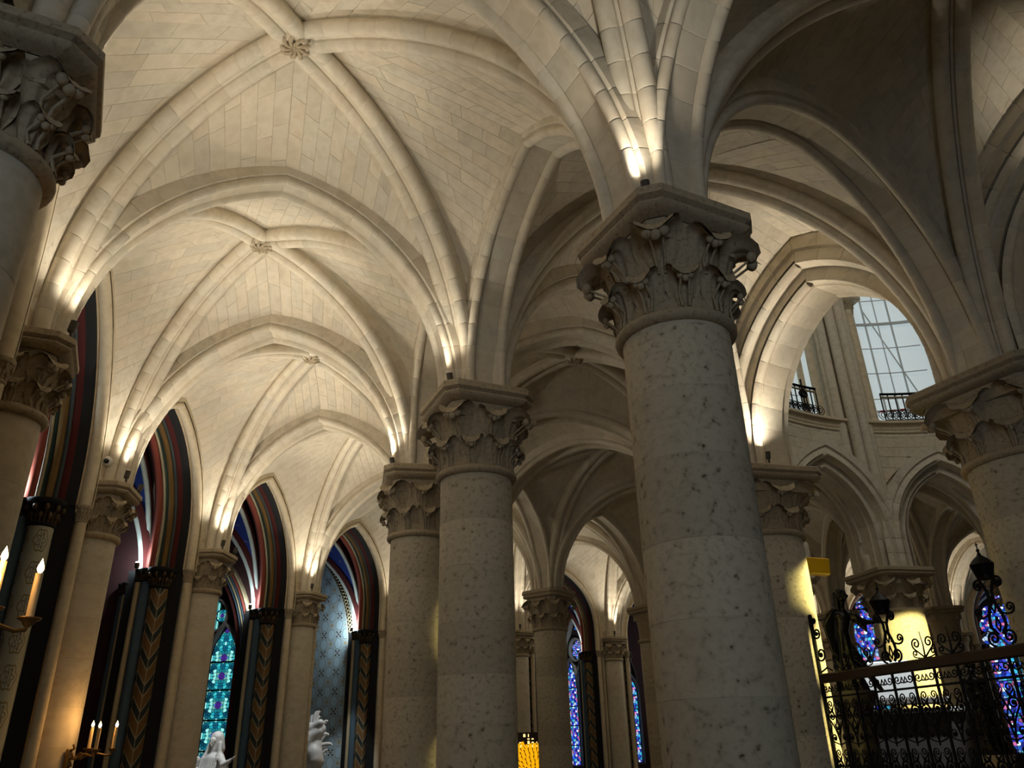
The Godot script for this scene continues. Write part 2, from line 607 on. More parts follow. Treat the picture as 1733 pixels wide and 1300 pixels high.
# bell, leaves, ring and abacus; top at height y
func capital(o: Node3D, y: float, r: float, s: float, turn: float, m: Material, ch := .86, ab := .34, nleaf := 8, corner := .16, detail := true) -> void:
	var cap := MB.new()
	var y0 := y - ab - ch
	cap.lathe([[Vector2(r * .98, y0), Vector2(r * .99, y0 + ch * .35), Vector2(r * 1.05, y0 + ch * .68), Vector2(r * 1.16, y0 + ch * .9), Vector2(r * 1.24, y0 + ch)], [Vector2(r * 1.24, y0 + ch), Vector2(.05, y0 + ch)]], 28)
	var bell := part("capital", cap, m, o)
	var ring := MB.new()
	var rr: Array = []
	for q: Vector2 in arc_pts(Vector2(r * 1.02, y0), .06, -90, 90, 8): rr.append(q)
	ring.lathe([[Vector2(r * .9, y0 - .06), rr[0]], rr, [rr[8], Vector2(r * .9, y0 + .06)]], 32)
	part("neck_ring", ring, m, o)
	var slab := MB.new()
	var b := y - ab
	moulded(slab, cut_square(s, corner, turn), [[Vector2(.17, b - .13), Vector2(.17, b + ab * .28)], [Vector2(.16, b + ab * .28), Vector2(.07, b + ab * .34), Vector2(.02, b + ab * .46), Vector2(.03, b + ab * .56), Vector2(.06, b + ab * .6)], [Vector2(.06, b + ab * .6), Vector2(0, b + ab * .7)], [Vector2(0, b + ab * .7), Vector2(0, b + ab * .94)], [Vector2(0, b + ab * .94), Vector2(.02, b + ab)]])
	part("abacus", slab, m, o)
	if not detail: return
	var key := "%.2f %.2f" % [r, ch]
	if not leaf_cache.has(key):
		leaf_cache[key] = [leaf_mesh(ch * .42, r * .44, .15 * ch / .86), leaf_mesh(ch * .46, r * .58, .19 * ch / .86), leaf_mesh(ch * .48, r * .66, .30 * ch / .86)]
	for tier in 2:
		var nl := nleaf + 2 if tier == 0 else nleaf
		for i in nl:
			var a := turn + TAU * (i + (.5 if tier == 0 else 0.0)) / nl + (PI / 4 if nleaf == 8 else 0.0)
			var is_corner := tier == 1 and i % (nleaf / 4) == 0
			var l := MeshInstance3D.new()
			l.name = "leaf"
			l.mesh = leaf_cache[key][2 if is_corner else tier]
			l.material_override = m
			var rad := r * (.97 if tier == 0 else 1.01)
			l.transform = Transform3D(Basis(Vector3.UP, a), Vector3(cos(a) * rad, y0 + (.03 if tier == 0 else ch * .44), -sin(a) * rad))
			bell.add_child(l, true)

func round_column(label: String, x: float, z: float, y: float, r: float, s: float, turn: float, mats: Array, cap_m: Material, cuts: Array = [], detail := true, ch := .86, ab := .34) -> Node3D:
	var o := thing("column", label, "column", W(x, 0, z), "round columns of the aisles")
	var y1 := y - ab - ch - .04
	if cuts.is_empty():
		var t := .55
		while t < y1 - .3:
			cuts = cuts + [t]
			t += .62 + .09 * sin(t * 7 + x * 3)
	var ys: Array = [0.0]
	ys.append_array(cuts)
	ys.append(y1)
	var base := MB.new()
	base.lathe([[Vector2(r * 1.5, 0), Vector2(r * 1.5, .22)], [Vector2(r * 1.5, .22), Vector2(r * 1.42, .3), Vector2(r * 1.2, .34), Vector2(r * 1.12, .42), Vector2(r * 1.02, .46)]], 32)
	part("base", base, mats[0], o)
	var seg := 40 if detail else 24
	for i in ys.size() - 1:
		var mb := MB.new()
		var a: float = ys[i]; var b: float = ys[i + 1]
		mb.lathe([[Vector2(r - .006, a), Vector2(r, a + .008), Vector2(r, (a + b) / 2), Vector2(r, b - .008), Vector2(r - .006, b)]], seg)
		part("drum", mb, mats[(i * 5 + int(absf(x) * 10)) % mats.size()], o)
	capital(o, y, r, s, turn, cap_m, ch, ab, 8, .16, detail)
	return o

# ---------- painted chapels along the outer aisle ----------
# local frame of a chapel: s along the opening, y up, q into the chapel
class Frame:
	var o: Vector3
	var d: Vector3
	var n: Vector3
	var half: float
	func _init(a: Vector3, b: Vector3) -> void:
		o = (a + b) / 2; o.y = 0
		d = Vector3(b.x - a.x, 0, b.z - a.z); half = d.length() / 2; d = d.normalized()
		n = Vector3(d.z, 0, -d.x)
	func p(s: float, y: float, q: float) -> Vector3: return o + d * s + Vector3.UP * y + n * q

func roll(q: float, out: float, r: float, k := 8, a0 := 100.0, a1 := 440.0) -> Array: return [arc_pts(Vector2(q, out), r, a0, a1, k)]

# both halves of an arch swept with the profile (q, outwards), with legs down to y0
func sweep_arch(mb: MB, f: Frame, hs: float, ysp: float, apex: float, prof: Array, y0: float, s0 := 0.0, n := 14) -> void:
	for sd in [-1.0, 1.0]:
		var a := Arc.new(f.p(s0 + sd * hs, ysp, 0), f.p(s0, apex, 0), 0.0)
		var path := PackedVector3Array(); var nr := PackedVector3Array(); var lat := PackedVector3Array()
		if y0 < ysp:
			path.append(f.p(s0 + sd * hs, y0, 0)); nr.append(f.d * sd); lat.append(f.n)
		for i in n + 1:
			path.append(a.at(i / float(n))); nr.append(a.nrx(i / float(n))); lat.append(f.n)
		mb.sweep(path, nr, lat, prof)

func shaft(o: Node3D, f: Frame, s: float, q: float, r: float, y0: float, y1: float, m: Material, called := "shaft", seg := 14) -> void:
	var mb := MB.new()
	mb.lathe([[Vector2(r, y0), Vector2(r, y1)]], seg)
	for i in mb.uv.size(): mb.uv[i] = Vector2(mb.uv[i].x, mb.uv[i].y)
	part(called, mb, m, o).position = f.p(s, 0, q)

# small leafy capital: bell, slab and two rows of buds
func small_cap(o: Node3D, at: Vector3, r: float, h: float, m: Material, leaf_m: Material, buds := 8) -> void:
	var mb := MB.new()
	mb.lathe([[Vector2(r * 1.02, -h), Vector2(r * 1.16, -h * .96), Vector2(r * 1.16, -h * .9), Vector2(r, -h * .86)], [Vector2(r, -h * .86), Vector2(r * 1.08, -h * .5), Vector2(r * 1.45, -h * .22)], [Vector2(r * 1.45, -h * .22), Vector2(r * 1.62, -h * .2), Vector2(r * 1.66, -h * .05), Vector2(r * 1.6, 0)], [Vector2(r * 1.6, 0), Vector2(0, 0)]], 16)
	var b := part("capital", mb, m, o)
	b.position = at
	if buds <= 0: return
	var lf := MB.new()
	for row in 2:
		for i in buds:
			var a := TAU * (i + .5 * row) / buds
			var rr := r * (1.16 if row == 0 else 1.40)
			var c := Vector3(cos(a) * rr, -h * (.62 if row == 0 else .34), -sin(a) * rr)
			lf.ball(c, Vector3(r * .24, h * .15, r * .24), 6, 4)
			lf.tube(PackedVector3Array([Vector3(cos(a) * r, -h * .86, -sin(a) * r), Vector3(cos(a) * r * 1.18, -h * .6 + h * .2 * row, -sin(a) * r * 1.18), c]), r * .13, 5, r * .16)
	part("leaves", lf, leaf_m, b)

func poly_wall(mb: MB, f: Callable, s0: float, s1: float, y0: float, y1: float, c: float, hs: float, sill: float, ysp: float, apex: float) -> void:
	# a wall face from s0 to s1 with an arched hole centred on c; f(s, y) gives the point
	mb.quad(f.call(s0, y0), f.call(s0, y1), f.call(c - hs, y1), f.call(c - hs, y0))
	mb.quad(f.call(c + hs, y0), f.call(c + hs, y1), f.call(s1, y1), f.call(s1, y0))
	mb.quad(f.call(c - hs, y0), f.call(c - hs, sill), f.call(c + hs, sill), f.call(c + hs, y0))
	var pts := lancet(hs, ysp, apex, 10)
	for i in pts.size() - 1:
		var a: Vector2 = pts[i]; var b: Vector2 = pts[i + 1]
		mb.quad(f.call(c + a.x, a.y), f.call(c + a.x, y1), f.call(c + b.x, y1), f.call(c + b.x, b.y))

# outline of a pointed arch from the left springing over the tip to the right one
func lancet(hs: float, ysp: float, apex: float, n: int) -> Array:
	var r := apex - ysp
	var R := (hs * hs + r * r) / (2 * hs)
	var ph := acos((R - hs) / R)
	var out := []
	for i in n + 1:
		var a := ph * i / n
		out.append(Vector2(-hs + R - R * cos(a), ysp + R * sin(a)))
	for i in n:
		var p: Vector2 = out[n - 1 - i]
		out.append(Vector2(-p.x, p.y))
	return out

func fan(mb: MB, f: Callable, pts: Array, q: float, ctr: Vector2, tile: float) -> void:
	# a flat pane; its texture repeats every tile metres
	for i in pts.size():
		var a: Vector2 = pts[i]; var b: Vector2 = pts[(i + 1) % pts.size()]
		var s := mb.v.size()
		var A: Vector3 = f.call(ctr.x, ctr.y, q); var Bp: Vector3 = f.call(b.x, b.y, q); var Cp: Vector3 = f.call(a.x, a.y, q)
		var nn: Vector3 = (Cp - A).cross(Bp - A).normalized()
		mb.v.append_array([A, Bp, Cp]); mb.n.append_array([nn, nn, nn])
		for e: Vector2 in [ctr, b, a]: mb.uv.append(Vector2((e.x - ctr.x) / tile + .5, .5 - (e.y - ctr.y) / tile))
		mb.ix.append_array([s, s + 1, s + 2])

func bar(mb: MB, f: Callable, pts: Array, q: float, w: float, h: float) -> void:
	# a flat bar of width w along the polyline pts, standing h proud of the depth q
	for i in pts.size() - 1:
		var a: Vector2 = pts[i]; var b: Vector2 = pts[i + 1]
		var m := (b - a).normalized().orthogonal() * w / 2
		var A: Vector3 = f.call(a.x + m.x, a.y + m.y, q - h); var B2: Vector3 = f.call(b.x + m.x, b.y + m.y, q - h)
		var C2: Vector3 = f.call(b.x - m.x, b.y - m.y, q - h); var D2: Vector3 = f.call(a.x - m.x, a.y - m.y, q - h)
		var A1: Vector3 = f.call(a.x + m.x, a.y + m.y, q + .02); var B1: Vector3 = f.call(b.x + m.x, b.y + m.y, q + .02)
		var C1: Vector3 = f.call(b.x - m.x, b.y - m.y, q + .02); var D1: Vector3 = f.call(a.x - m.x, a.y - m.y, q + .02)
		mb.quad(A, B2, C2, D2); mb.quad(A1, B1, B2, A); mb.quad(D2, C2, C1, D1)

func circ(c: Vector2, r: float, n := 20) -> Array:
	var o := []
	for i in n + 1: o.append(c + Vector2(cos(TAU * i / n), sin(TAU * i / n)) * r)
	return o

# a traceried window of two lancets under a roundel; f(s, y, q), q growing outwards
func window(label: String, f: Callable, c: float, hs: float, sill: float, ysp: float, apex: float, glass: Material, stone_m: Material, lead: Material, petals := 4, step := .78, big := 0.0) -> void:
	win_n += 1
	var o := struct_node("window_%d" % win_n, label, "window")
	var g := func(x: float, y: float, q: float) -> Vector3: return f.call(c + x, y, q)
	var back := .24
	var frame := MB.new()
	var edge_pts := lancet(hs, ysp, apex, 12)
	edge_pts = [Vector2(-hs, sill)] + edge_pts + [Vector2(hs, sill), Vector2(-hs, sill)]
	bar(frame, g, edge_pts, back, .09, .20)
	bar(frame, g, [Vector2(0, sill), Vector2(0, ysp + .1)], back, .075, .12)
	part("tracery", frame, stone_m, o)
	var w := hs / 2
	var lw := w - .09
	var lapex := ysp + (apex - ysp) * .36
	var lead_mb := MB.new()
	var arcs := MB.new()
	for sd in [-1, 1]:
		var k := 0
		var y := sill + .06
		while y < ysp - .1:
			var y2 := minf(y + step, ysp)
			if ysp - y2 < .25: y2 = ysp
			var pm := MB.new()
			var x0: float = sd * w - lw; var x1: float = sd * w + lw
			fan(pm, g, [Vector2(x0, y + .02), Vector2(x1, y + .02), Vector2(x1, y2 - .02), Vector2(x0, y2 - .02)], back, Vector2(sd * w, (y + y2) / 2), lw * 2.0)
			part("pane", pm, glass, o)
			bar(lead_mb, g, [Vector2(x0, y2), Vector2(x1, y2)], back, .04, .03)
			y = y2
		var pm2 := MB.new()
		var tip: Array = lancet(lw, ysp + .02, lapex, 6)
		for i in tip.size(): tip[i] += Vector2(sd * w, 0)
		fan(pm2, g, tip, back, Vector2(sd * w, ysp + .12), lw * 2.0)
		part("pane", pm2, glass, o)
		var line: Array = lancet(w, ysp, lapex + .1, 8)
		for i in line.size(): line[i] += Vector2(sd * w, 0)
		bar(arcs, g, line, back, .075, .14)
		# corner light beside the roundel
	var rc := Vector2(0, ysp + (apex - ysp) * .50)
	var rr := minf(hs * .50, (apex - ysp) * .25)
	if big > 0:
		rr = big
		rc.y = ysp + (apex - ysp) * .46
	bar(arcs, g, circ(rc, rr), back, .07, .14)
	part("tracery", arcs, stone_m, o)
	for i in petals:
		var a := TAU * i / petals + PI / petals * 0 + (PI / 2)
		var pc := rc + Vector2(cos(a), sin(a)) * rr * .54
		var pr := rr * (.36 if petals <= 4 else .27)
		var m := MB.new()
		fan(m, g, circ(pc, pr, 12), back, pc, pr * 2.6)
		part("pane", m, glass, o)
	var cm := MB.new()
	fan(cm, g, circ(rc, rr * (.17 if petals <= 4 else .3), 12), back, rc, rr)
	part("pane", cm, glass, o)
	var up := MB.new()
	var ut := ysp + (apex - ysp) * .78
	fan(up, g, [Vector2(-hs * .13, ut), Vector2(hs * .13, ut), Vector2(0, apex - .22)], back, Vector2(0, ut + .1), .5)
	part("pane", up, glass, o)
	part("glazing_bars", lead_mb, lead, o)
	var bk := MB.new()
	fan(bk, g, edge_pts.slice(0, edge_pts.size() - 1), back + .03, Vector2(0, ysp - .3), 1)
	part("tracery_field", bk, M.tracery_dark, o)
	var l := AreaLight3D.new()
	l.name = "window_daylight"
	l.area_size = Vector2(hs * 1.5, (apex - sill) * .8)
	l.light_color = Color(.62, .78, 1.0)
	l.light_energy = .5
	l.area_range = 60
	l.shadow_enabled = true
	o.add_child(l, true)
	var ctr: Vector3 = f.call(c, (sill + apex) / 2, back - .25)
	var inn: Vector3 = f.call(c, (sill + apex) / 2, back - 2.0)
	l.look_at_from_position(ctr, inn, Vector3.UP)

var win_n := 0
var wall_n := 0
func wall(label: String, mb: MB, m: Material, called := "wall") -> Node3D:
	wall_n += 1
	var o := struct_node("wall_%d" % wall_n if called == "wall" else called, label, "wall")
	part("wall_face", mb, m, o)
	return o

func chapel(idx: int, a: String, b: String, who: String, kind := "plain") -> void:
	var f := Frame.new(P(a), P(b))
	var hs := f.half - .93
	var ysp := 5.55
	var apex := 8.45
	# the painted arch: stone roll, black hollow, then red, grey, ochre, white and red rolls going in
	var o := thing("painted_arch", "pointed chapel arch with red, ochre and blue painted rolls, chapel " + who, "arch", Vector3.ZERO)
	var list := [["stone_roll", [[Vector2(-.02, .42), Vector2(-.02, .30)], arc_pts(Vector2(.08, .24), .10, 130, 350, 8), [Vector2(.18, .22), Vector2(.2, .17)]], M.pale_stone],
		["black_band", [[Vector2(.2, .17), Vector2(.26, .12), Vector2(.36, .10)]], M.paint_black],
		["red_band", [[Vector2(.36, .10), Vector2(.43, .06), Vector2(.47, .07)]], M.paint_red],
		["grey_roll", roll(.50, .07, .035, 6), M.paint_grey],
		["ochre_roll", roll(.60, .06, .065, 8), M.paint_ochre],
		["green_fillet", [[Vector2(.66, .08), Vector2(.68, .04), Vector2(.72, .04)]], M.paint_green],
		["cream_roll", roll(.75, .04, .03, 6), M.paint_cream],
		["red_roll", roll(.86, .03, .075, 8), M.paint_rose],
		["red_band", [[Vector2(.93, .05), Vector2(.99, .06), Vector2(1.0, .22)]], M.paint_red]]
	for e in list:
		var mb := MB.new()
		sweep_arch(mb, f, hs, ysp, apex, e[1], ysp - .12)
		part(e[0], mb, e[2], o)
	# the splayed jambs with their painted columns
	for sd in [-1.0, 1.0]:
		var word := "left" if sd < 0 else "right"
		var pier := thing("jamb", "painted splayed %s jamb of the chapel %s" % [word, who], "jamb")
		var strip := MB.new()
		for e in [[.18, .20, .40, .10], [.40, .10, .96, .20], [.96, .14, 1.36, .10]]:
			strip.quad(f.p(sd * (hs + e[1]), 0, e[0]), f.p(sd * (hs + e[1]), ysp - .1, e[0]), f.p(sd * (hs + e[3]), ysp - .1, e[2]), f.p(sd * (hs + e[3]), 0, e[2]))
		part("jamb_face", strip, M.paint_black, pier)
		var red := MB.new()
		red.box(Transform3D(Basis(f.d, Vector3.UP, -f.n), f.p(sd * (hs + .03), ysp / 2 - .1, .985)), .05, ysp - .2, .05, .01)
		part("red_strip", red, M.paint_red, pier)
		var chev := thing("painted_column", ("ochre and green chevron column" if idx != 1 else "cream column with gold scrollwork") + ", %s jamb, chapel %s" % [word, who], "column")
		shaft(chev, f, sd * (hs + .06), .60, .19, 0, ysp - .52, M.chevron if idx != 1 else M.scroll_paint, "shaft", 24)
		small_cap(chev, f.p(sd * (hs + .06), ysp - .1, .60), .19, .44, M.paint_black, M.dark_gold, 10)
		for e in [[.08, .24, .085, M.pale_stone, M.carved_stone, "pale stone colonnette"], [.90, .05, .115, M.paint_slate, M.dark_gold, "slate blue painted colonnette"], [1.09, .05, .06, M.paint_cream, M.dark_gold, "cream painted colonnette"]]:
			var c := thing("colonnette", "%s, %s jamb, chapel %s" % [e[5], word, who], "column")
			shaft(c, f, sd * (hs + e[1]), e[0], e[2], 0, ysp - .36, e[3])
			small_cap(c, f.p(sd * (hs + e[1]), ysp - .1, e[0]), e[2], .28, M.paint_black if e[4] == M.dark_gold else M.carved_stone, e[4], 7)
	# the room behind it
	var w := f.half - .5
	var D := 4.9
	var top := 8.9
	for sd in [-1.0, 1.0]:
		var fw := func(s: float, y: float) -> Vector3: return f.p(sd * w, y, s)
		var fq := func(s: float, y: float, q: float) -> Vector3: return f.p(sd * (w + q), y, s)
		var mb := MB.new()
		var has_win: bool = sd > 0 and kind in ["window", "window6"]
		if has_win:
			var c := 2.62 if kind == "window" else 2.15
			poly_wall(mb, fw, 1.1, D, 0, top, c, .96, 1.0, 4.15, 6.75 if kind == "window" else 7.3)
			window(("teal stained glass window of two lancets, chapel " if kind == "window" else "blue stained glass window with roundels, chapel ") + who, fq, c, .96, 1.0, 4.15, 6.75 if kind == "window" else 7.3, M.glass_teal if kind == "window" else M.glass_blue, M.tracery_stone, M.black_iron, 4 if kind == "window" else 6)
			# painted mouldings round it
			var fr := thing("window_moulding", "red and grey mouldings framing the stained glass window, chapel " + who, "moulding")
			for e in [[.02, .10, M.paint_red], [.14, .05, M.paint_slate], [.22, .05, M.paint_cream], [.30, .05, M.paint_slate], [.38, .07, M.paint_rose], [.47, .04, M.paint_cream]]:
				var mm := MB.new()
				var pl: Array = lancet(.96 + e[0] + .05, 4.15, (6.75 if kind == "window" else 7.3) + e[0] * 1.3, 12)
				pl = [Vector2(-.96 - e[0] - .05, .6)] + pl + [Vector2(.96 + e[0] + .05, .6)]
				for k in pl.size(): pl[k] += Vector2(c, 0)
				bar(mm, fq, pl, 0, e[1], .04 + e[0] * .35)
				part("moulding_band", mm, e[2], fr)
		else:
			mb.quad(fw.call(1.1, 0), fw.call(1.1, top), fw.call(D, top), fw.call(D, 0))
		wall("painted %s side wall of the chapel %s" % ["left" if sd < 0 else "right", who], mb, M.paint_wall)
		if sd > 0 and kind == "pattern":
			pattern_panel(f, w, who)
	var fb := func(s: float, y: float) -> Vector3: return f.p(s, y, D)
	var fbq := func(s: float, y: float, q: float) -> Vector3: return f.p(s, y, D + q)
	var bm := MB.new()
	if kind in ["backwindow", "rose"]:
		var c0 := -.15 if kind == "backwindow" else 0.0
		if kind == "rose":
			poly_wall(bm, fb, -w, w, 0, top, c0, 1.75, 1.0, 5.0, 8.8)
			window("great blue and pink rose window over lancets on the far wall, chapel " + who, fbq, c0, 1.75, 1.0, 5.0, 8.8, M.glass_blue, M.tracery_stone, M.black_iron, 8, .78, 1.42)
		else:
			poly_wall(bm, fb, -w, w, 0, top, c0, 1.15, 1.0, 4.0, 6.9)
			window("bright stained glass window with roundel on the far wall, chapel " + who, fbq, c0, 1.15, 1.0, 4.0, 6.9, M.glass_blue, M.tracery_stone, M.black_iron, 8)
	else:
		bm.quad(fb.call(-w, 0), fb.call(-w, top), fb.call(w, top), fb.call(w, 0))
	wall("painted back wall of the chapel " + who, bm, M.paint_wall)
	# starry vault
	var cs := 5.2
	var q0 := 1.18
	var cor := [f.p(-w, cs, q0), f.p(-w, cs, D), f.p(w, cs, D), f.p(w, cs, q0)]
	var boss := f.p(0, 8.5, (q0 + D) / 2)
	ceil_n += 1
	var v := struct_node("ceiling_%d" % ceil_n, "deep blue vault sown with gold stars, chapel " + who, "vault")
	var rbs := thing("chapel_ribs", "red and white ribs under the starry vault, chapel " + who, "rib")
	var rng := RandomNumberGenerator.new()
	for i in 4:
		var p0: Vector3 = cor[i]; var p1: Vector3 = cor[(i + 1) % 4]
		var mid := (p0 + p1) / 2; mid.y = 8.35
		web_half(v, Arc.new(p0, mid, .12), Arc.new(p0, boss, .12), [M.star_blue], 2, .1, .1, rng)
		web_half(v, Arc.new(p1, mid, .12), Arc.new(p1, boss, .12), [M.star_blue], 2, .1, .1, rng)
		var ra := Arc.new(p0, boss, .12)
		for e in [[[[Vector2(-.16, .2), Vector2(-.14, .06), Vector2(-.075, .06)], [Vector2(.075, .06), Vector2(.14, .06), Vector2(.16, .2)]], M.paint_red], [roll(0, .06, .07, 8), M.paint_pale]]:
			var mb := MB.new()
			var path := PackedVector3Array(); var nr := PackedVector3Array(); var lat := PackedVector3Array()
			for k in 17:
				path.append(ra.at(k / 16.0)); nr.append(ra.nr(k / 16.0)); lat.append(ra.lat)
			mb.sweep(path, nr, lat, e[0])
			part("rib_roll", mb, e[1], rbs)
		# wall ribs, red beside white
		for pp: Vector3 in [p0, p1]:
			var wa := Arc.new(pp, mid, .05)
			for e in [[roll(0, .0, .06, 6), M.paint_pale], [roll(0, .14, .05, 6), M.paint_red]]:
				var mb := MB.new()
				var path := PackedVector3Array(); var nr := PackedVector3Array(); var lat := PackedVector3Array()
				for k in 13:
					path.append(wa.at(k / 12.0)); nr.append(wa.nr(k / 12.0)); lat.append(wa.lat)
				mb.sweep(path, nr, lat, e[0])
				part("wall_rib", mb, e[1], rbs)
	# clustered shafts in the corners
	for e in [[-1.0, q0, "near left"], [1.0, q0, "near right"], [-1.0, D, "far left"], [1.0, D, "far right"]]:
		if e[2] == "near right" and kind in ["window", "pattern"]: continue
		var c := thing("corner_shafts", "clustered painted shafts, %s corner, chapel %s" % [e[2], who], "column")
		var far: bool = e[1] > 2
		var cols := [M.paint_slate, M.paint_cream, M.chevron_small] if not far else [M.paint_pale, M.paint_green, M.paint_pale]
		for k in 3:
			var s: float = e[0] * (w - [.10, .22, .10][k])
			var q: float = e[1] + (-1.0 if far else 1.0) * [.34, .20, .06][k] * (1.0 if far else 1.0)
			shaft(c, f, s, q, .075, 0, cs - .26, cols[k])
			small_cap(c, f.p(s, cs, q), .075, .26, M.paint_black, M.dark_gold, 6)

# blind arch with a stencilled pattern in a guilloche border
func pattern_panel(f: Frame, w: float, who: String) -> void:
	var o := thing("patterned_panel", "pale blue arched wall panel stencilled with crosses and rings inside a plaited border", "panel")
	var c := 3.24
	var hs := 1.64
	var ysp := 4.9
	var ap := 8.3
	var fq := func(s: float, y: float, q: float) -> Vector3: return f.p(w - .02 + q, y, s)
	var pts: Array = [Vector2(c - hs, .3)]
	for p: Vector2 in lancet(hs, ysp, ap, 14): pts.append(p + Vector2(c, 0))
	pts.append(Vector2(c + hs, .3))
	var mb := MB.new()
	fan(mb, fq, pts, -.03, Vector2(c, 3.0), .62)
	part("stencilled_field", mb, M.stencil, o)
	for e in [[.02, .05, M.paint_pale], [.30, .04, M.paint_pale], [.37, .05, M.paint_rose], [.44, .05, M.paint_slate], [.54, .10, M.paint_pale]]:
		var line: Array = [Vector2(c - hs - e[0], .3)]
		for p: Vector2 in lancet(hs + e[0], ysp, ap + e[0] * 1.25, 14): line.append(p + Vector2(c, 0))
		line.append(Vector2(c + hs + e[0], .3))
		var bmb := MB.new()
		bar(bmb, fq, line, -.02, e[1], .02 + e[0] * .12)
		part("border_fillet", bmb, e[2], o)
	var dark: Array = [Vector2(c - hs - .16, .3)]
	for p: Vector2 in lancet(hs + .16, ysp, ap + .2, 14): dark.append(p + Vector2(c, 0))
	dark.append(Vector2(c + hs + .16, .3))
	var dm := MB.new()
	bar(dm, fq, dark, -.015, .25, .012)
	part("border_ground", dm, M.paint_black, o)
	# two strands that plait along the border
	var tot := PackedFloat32Array([0.0])
	for i in dark.size() - 1: tot.append(tot[i] + (dark[i + 1] - dark[i]).length())
	for st in 2:
		var path := PackedVector3Array()
		var L: float = tot[-1]
		var nn := int(L / .035)
		var k := 0
		for i in nn:
			var x := L * i / nn
			while k < dark.size() - 2 and tot[k + 1] < x: k += 1
			var a: Vector2 = dark[k]; var b: Vector2 = dark[k + 1]
			var p := a.lerp(b, (x - tot[k]) / maxf(.001, tot[k + 1] - tot[k]))
			var nrm := (b - a).normalized().orthogonal()
			var ph := x / .26 * TAU + st * PI
			p += nrm * sin(ph) * .075
			path.append(fq.call(p.x, p.y, -.045 - .012 * cos(ph)))
		var sm := MB.new()
		sm.tube(path, .02, 4)
		part("plait_strand", sm, M.paint_cream, o)

# the wall pier behind each outer column: courses of stone between two chapel openings
func wall_pier(k: String, prev: String, next: String, who: String) -> void:
	var d := (P(next) - P(prev)); d.y = 0; d = d.normalized()
	var n := Vector3(d.z, 0, -d.x)
	var c := P(k); c.y = 0
	wall_n += 1
	var o := struct_node("wall_%d" % wall_n, "pale coursed stone wall behind the " + who, "wall")
	var y := 0.0
	var i := 0
	while y < 8.6:
		var h := .42 + .06 * sin(i * 2.3)
		var halves := 1 if i % 2 else 2
		for s in halves:
			var w := 1.24 / halves
			var mb := MB.new()
			var x := (s - (halves - 1) / 2.0) * w
			mb.box(Transform3D(Basis(d, Vector3.UP, -n), c + d * x + n * .72 + Vector3.UP * (y + h / 2)), w, h, 1.1, .007)
			part("stone", mb, [M.limestone_0, M.limestone_1, M.limestone_4][(i + s * 2) % 3], o)
		y += h
		i += 1
	for sd in [-1, 1]:
		var cl := thing("colonnette", "slender stone colonnette on the %s of the %s" % ["left" if sd < 0 else "right", who], "column")
		var at: Vector3 = c + d * (.46 * sd) + n * .1
		var mb := MB.new()
		mb.lathe([[Vector2(.075, 0), Vector2(.075, 5.35)]], 12)
		part("shaft", mb, M.pale_stone, cl).position = at
		small_cap(cl, at + Vector3.UP * 5.68, .075, .34, M.carved_stone, M.carved_stone, 7)
		var up := MB.new()
		up.lathe([[Vector2(.07, 5.7), Vector2(.07, 8.2)]], 12)
		part("upper_shaft", up, M.pale_stone, cl).position = at + n * .04

func keystone(label: String, at: Vector3, r := .20) -> void:
	var o := thing("boss", label, "keystone", at, "carved keystones of the aisle vaults")
	var mb := MB.new()
	mb.lathe([[Vector2(0, .02), Vector2(r * .55, -.0)], [Vector2(r * .55, 0), Vector2(r * .62, -.05), Vector2(r * .8, -.06), Vector2(r * .95, .0), Vector2(r, .12), Vector2(r * 1.05, .42)]], 24)
	part("block", mb, M.limestone_0, o)
	var lf := MB.new()
	for i in 9:
		var a := TAU * i / 9
		var path := PackedVector3Array()
		for k in 5:
			var t := k / 4.0
			var b := a + t * .7
			path.append(Vector3(cos(b) * r * (.12 + .78 * t), -.03 - .045 * sin(t * PI), -sin(b) * r * (.12 + .78 * t)))
		lf.tube(path, .018, 5, .035)
	lf.ball(Vector3(0, -.04, 0), Vector3(.035, .03, .035), 8, 5)
	part("carved_leaves", lf, M.carved_stone, o)
	var hole := MB.new()
	hole.lathe([[Vector2(.0, .5), Vector2(r * 1.3, .5)]], 16)
	part("crown_slab", hole, M.limestone_1, o)

# ---------- plan: [x, ahead, top of abacus] ----------
var C := {}
func P(k: String) -> Vector3: return W(C[k][0], C[k][2], C[k][1])
const CEN := Vector2(13.07, 16.70)
func ring_pt(r: float, deg: float) -> Vector2:
	return CEN + Vector2(-cos(deg_to_rad(deg)), sin(deg_to_rad(deg))) * r

func plan() -> void:
	C = {"R0": [3.66, 2.54], "R1": [1.56, 6.53], "R2": [-.54, 10.52], "R3": [-1.74, 13.82],
		"L-1": [-1.0, -.3], "L0": [-3.38, 3.9], "L1": [-5.60, 7.87], "L2": [-7.24, 13.14], "L3": [-7.2, 18.1], "L4": [-6.3, 23.4], "L5": [-4.2, 27.8], "L6": [0.0, 32.5], "L7": [4.0, 35.1],
		"C0": [9.46, 6.4], "C1": [7.15, 10.45], "C2": [4.63, 14.63], "C3": [5.0, 18.95], "C4": [7.41, 22.56], "C5": [11.3, 24.1], "C6": [15.6, 24.4], "C7": [19.5, 22.2]}
	for q in [["R4", 5], ["R5", 20.5], ["R6", 37.0], ["R7", 57], ["R8", 73], ["R9", 88], ["R10", 103], ["R11", 118], ["R12", 132]]:
		var p := ring_pt(15.1, q[1])
		C[q[0]] = [p.x, p.y]
	for q in [["L8", 78.5], ["L9", 93], ["L10", 108], ["L11", 122]]:
		var p := ring_pt(20.5, q[1])
		C[q[0]] = [p.x, p.y]
	for k: String in C: C[k].append(5.97 if k[0] == "L" else 6.3)

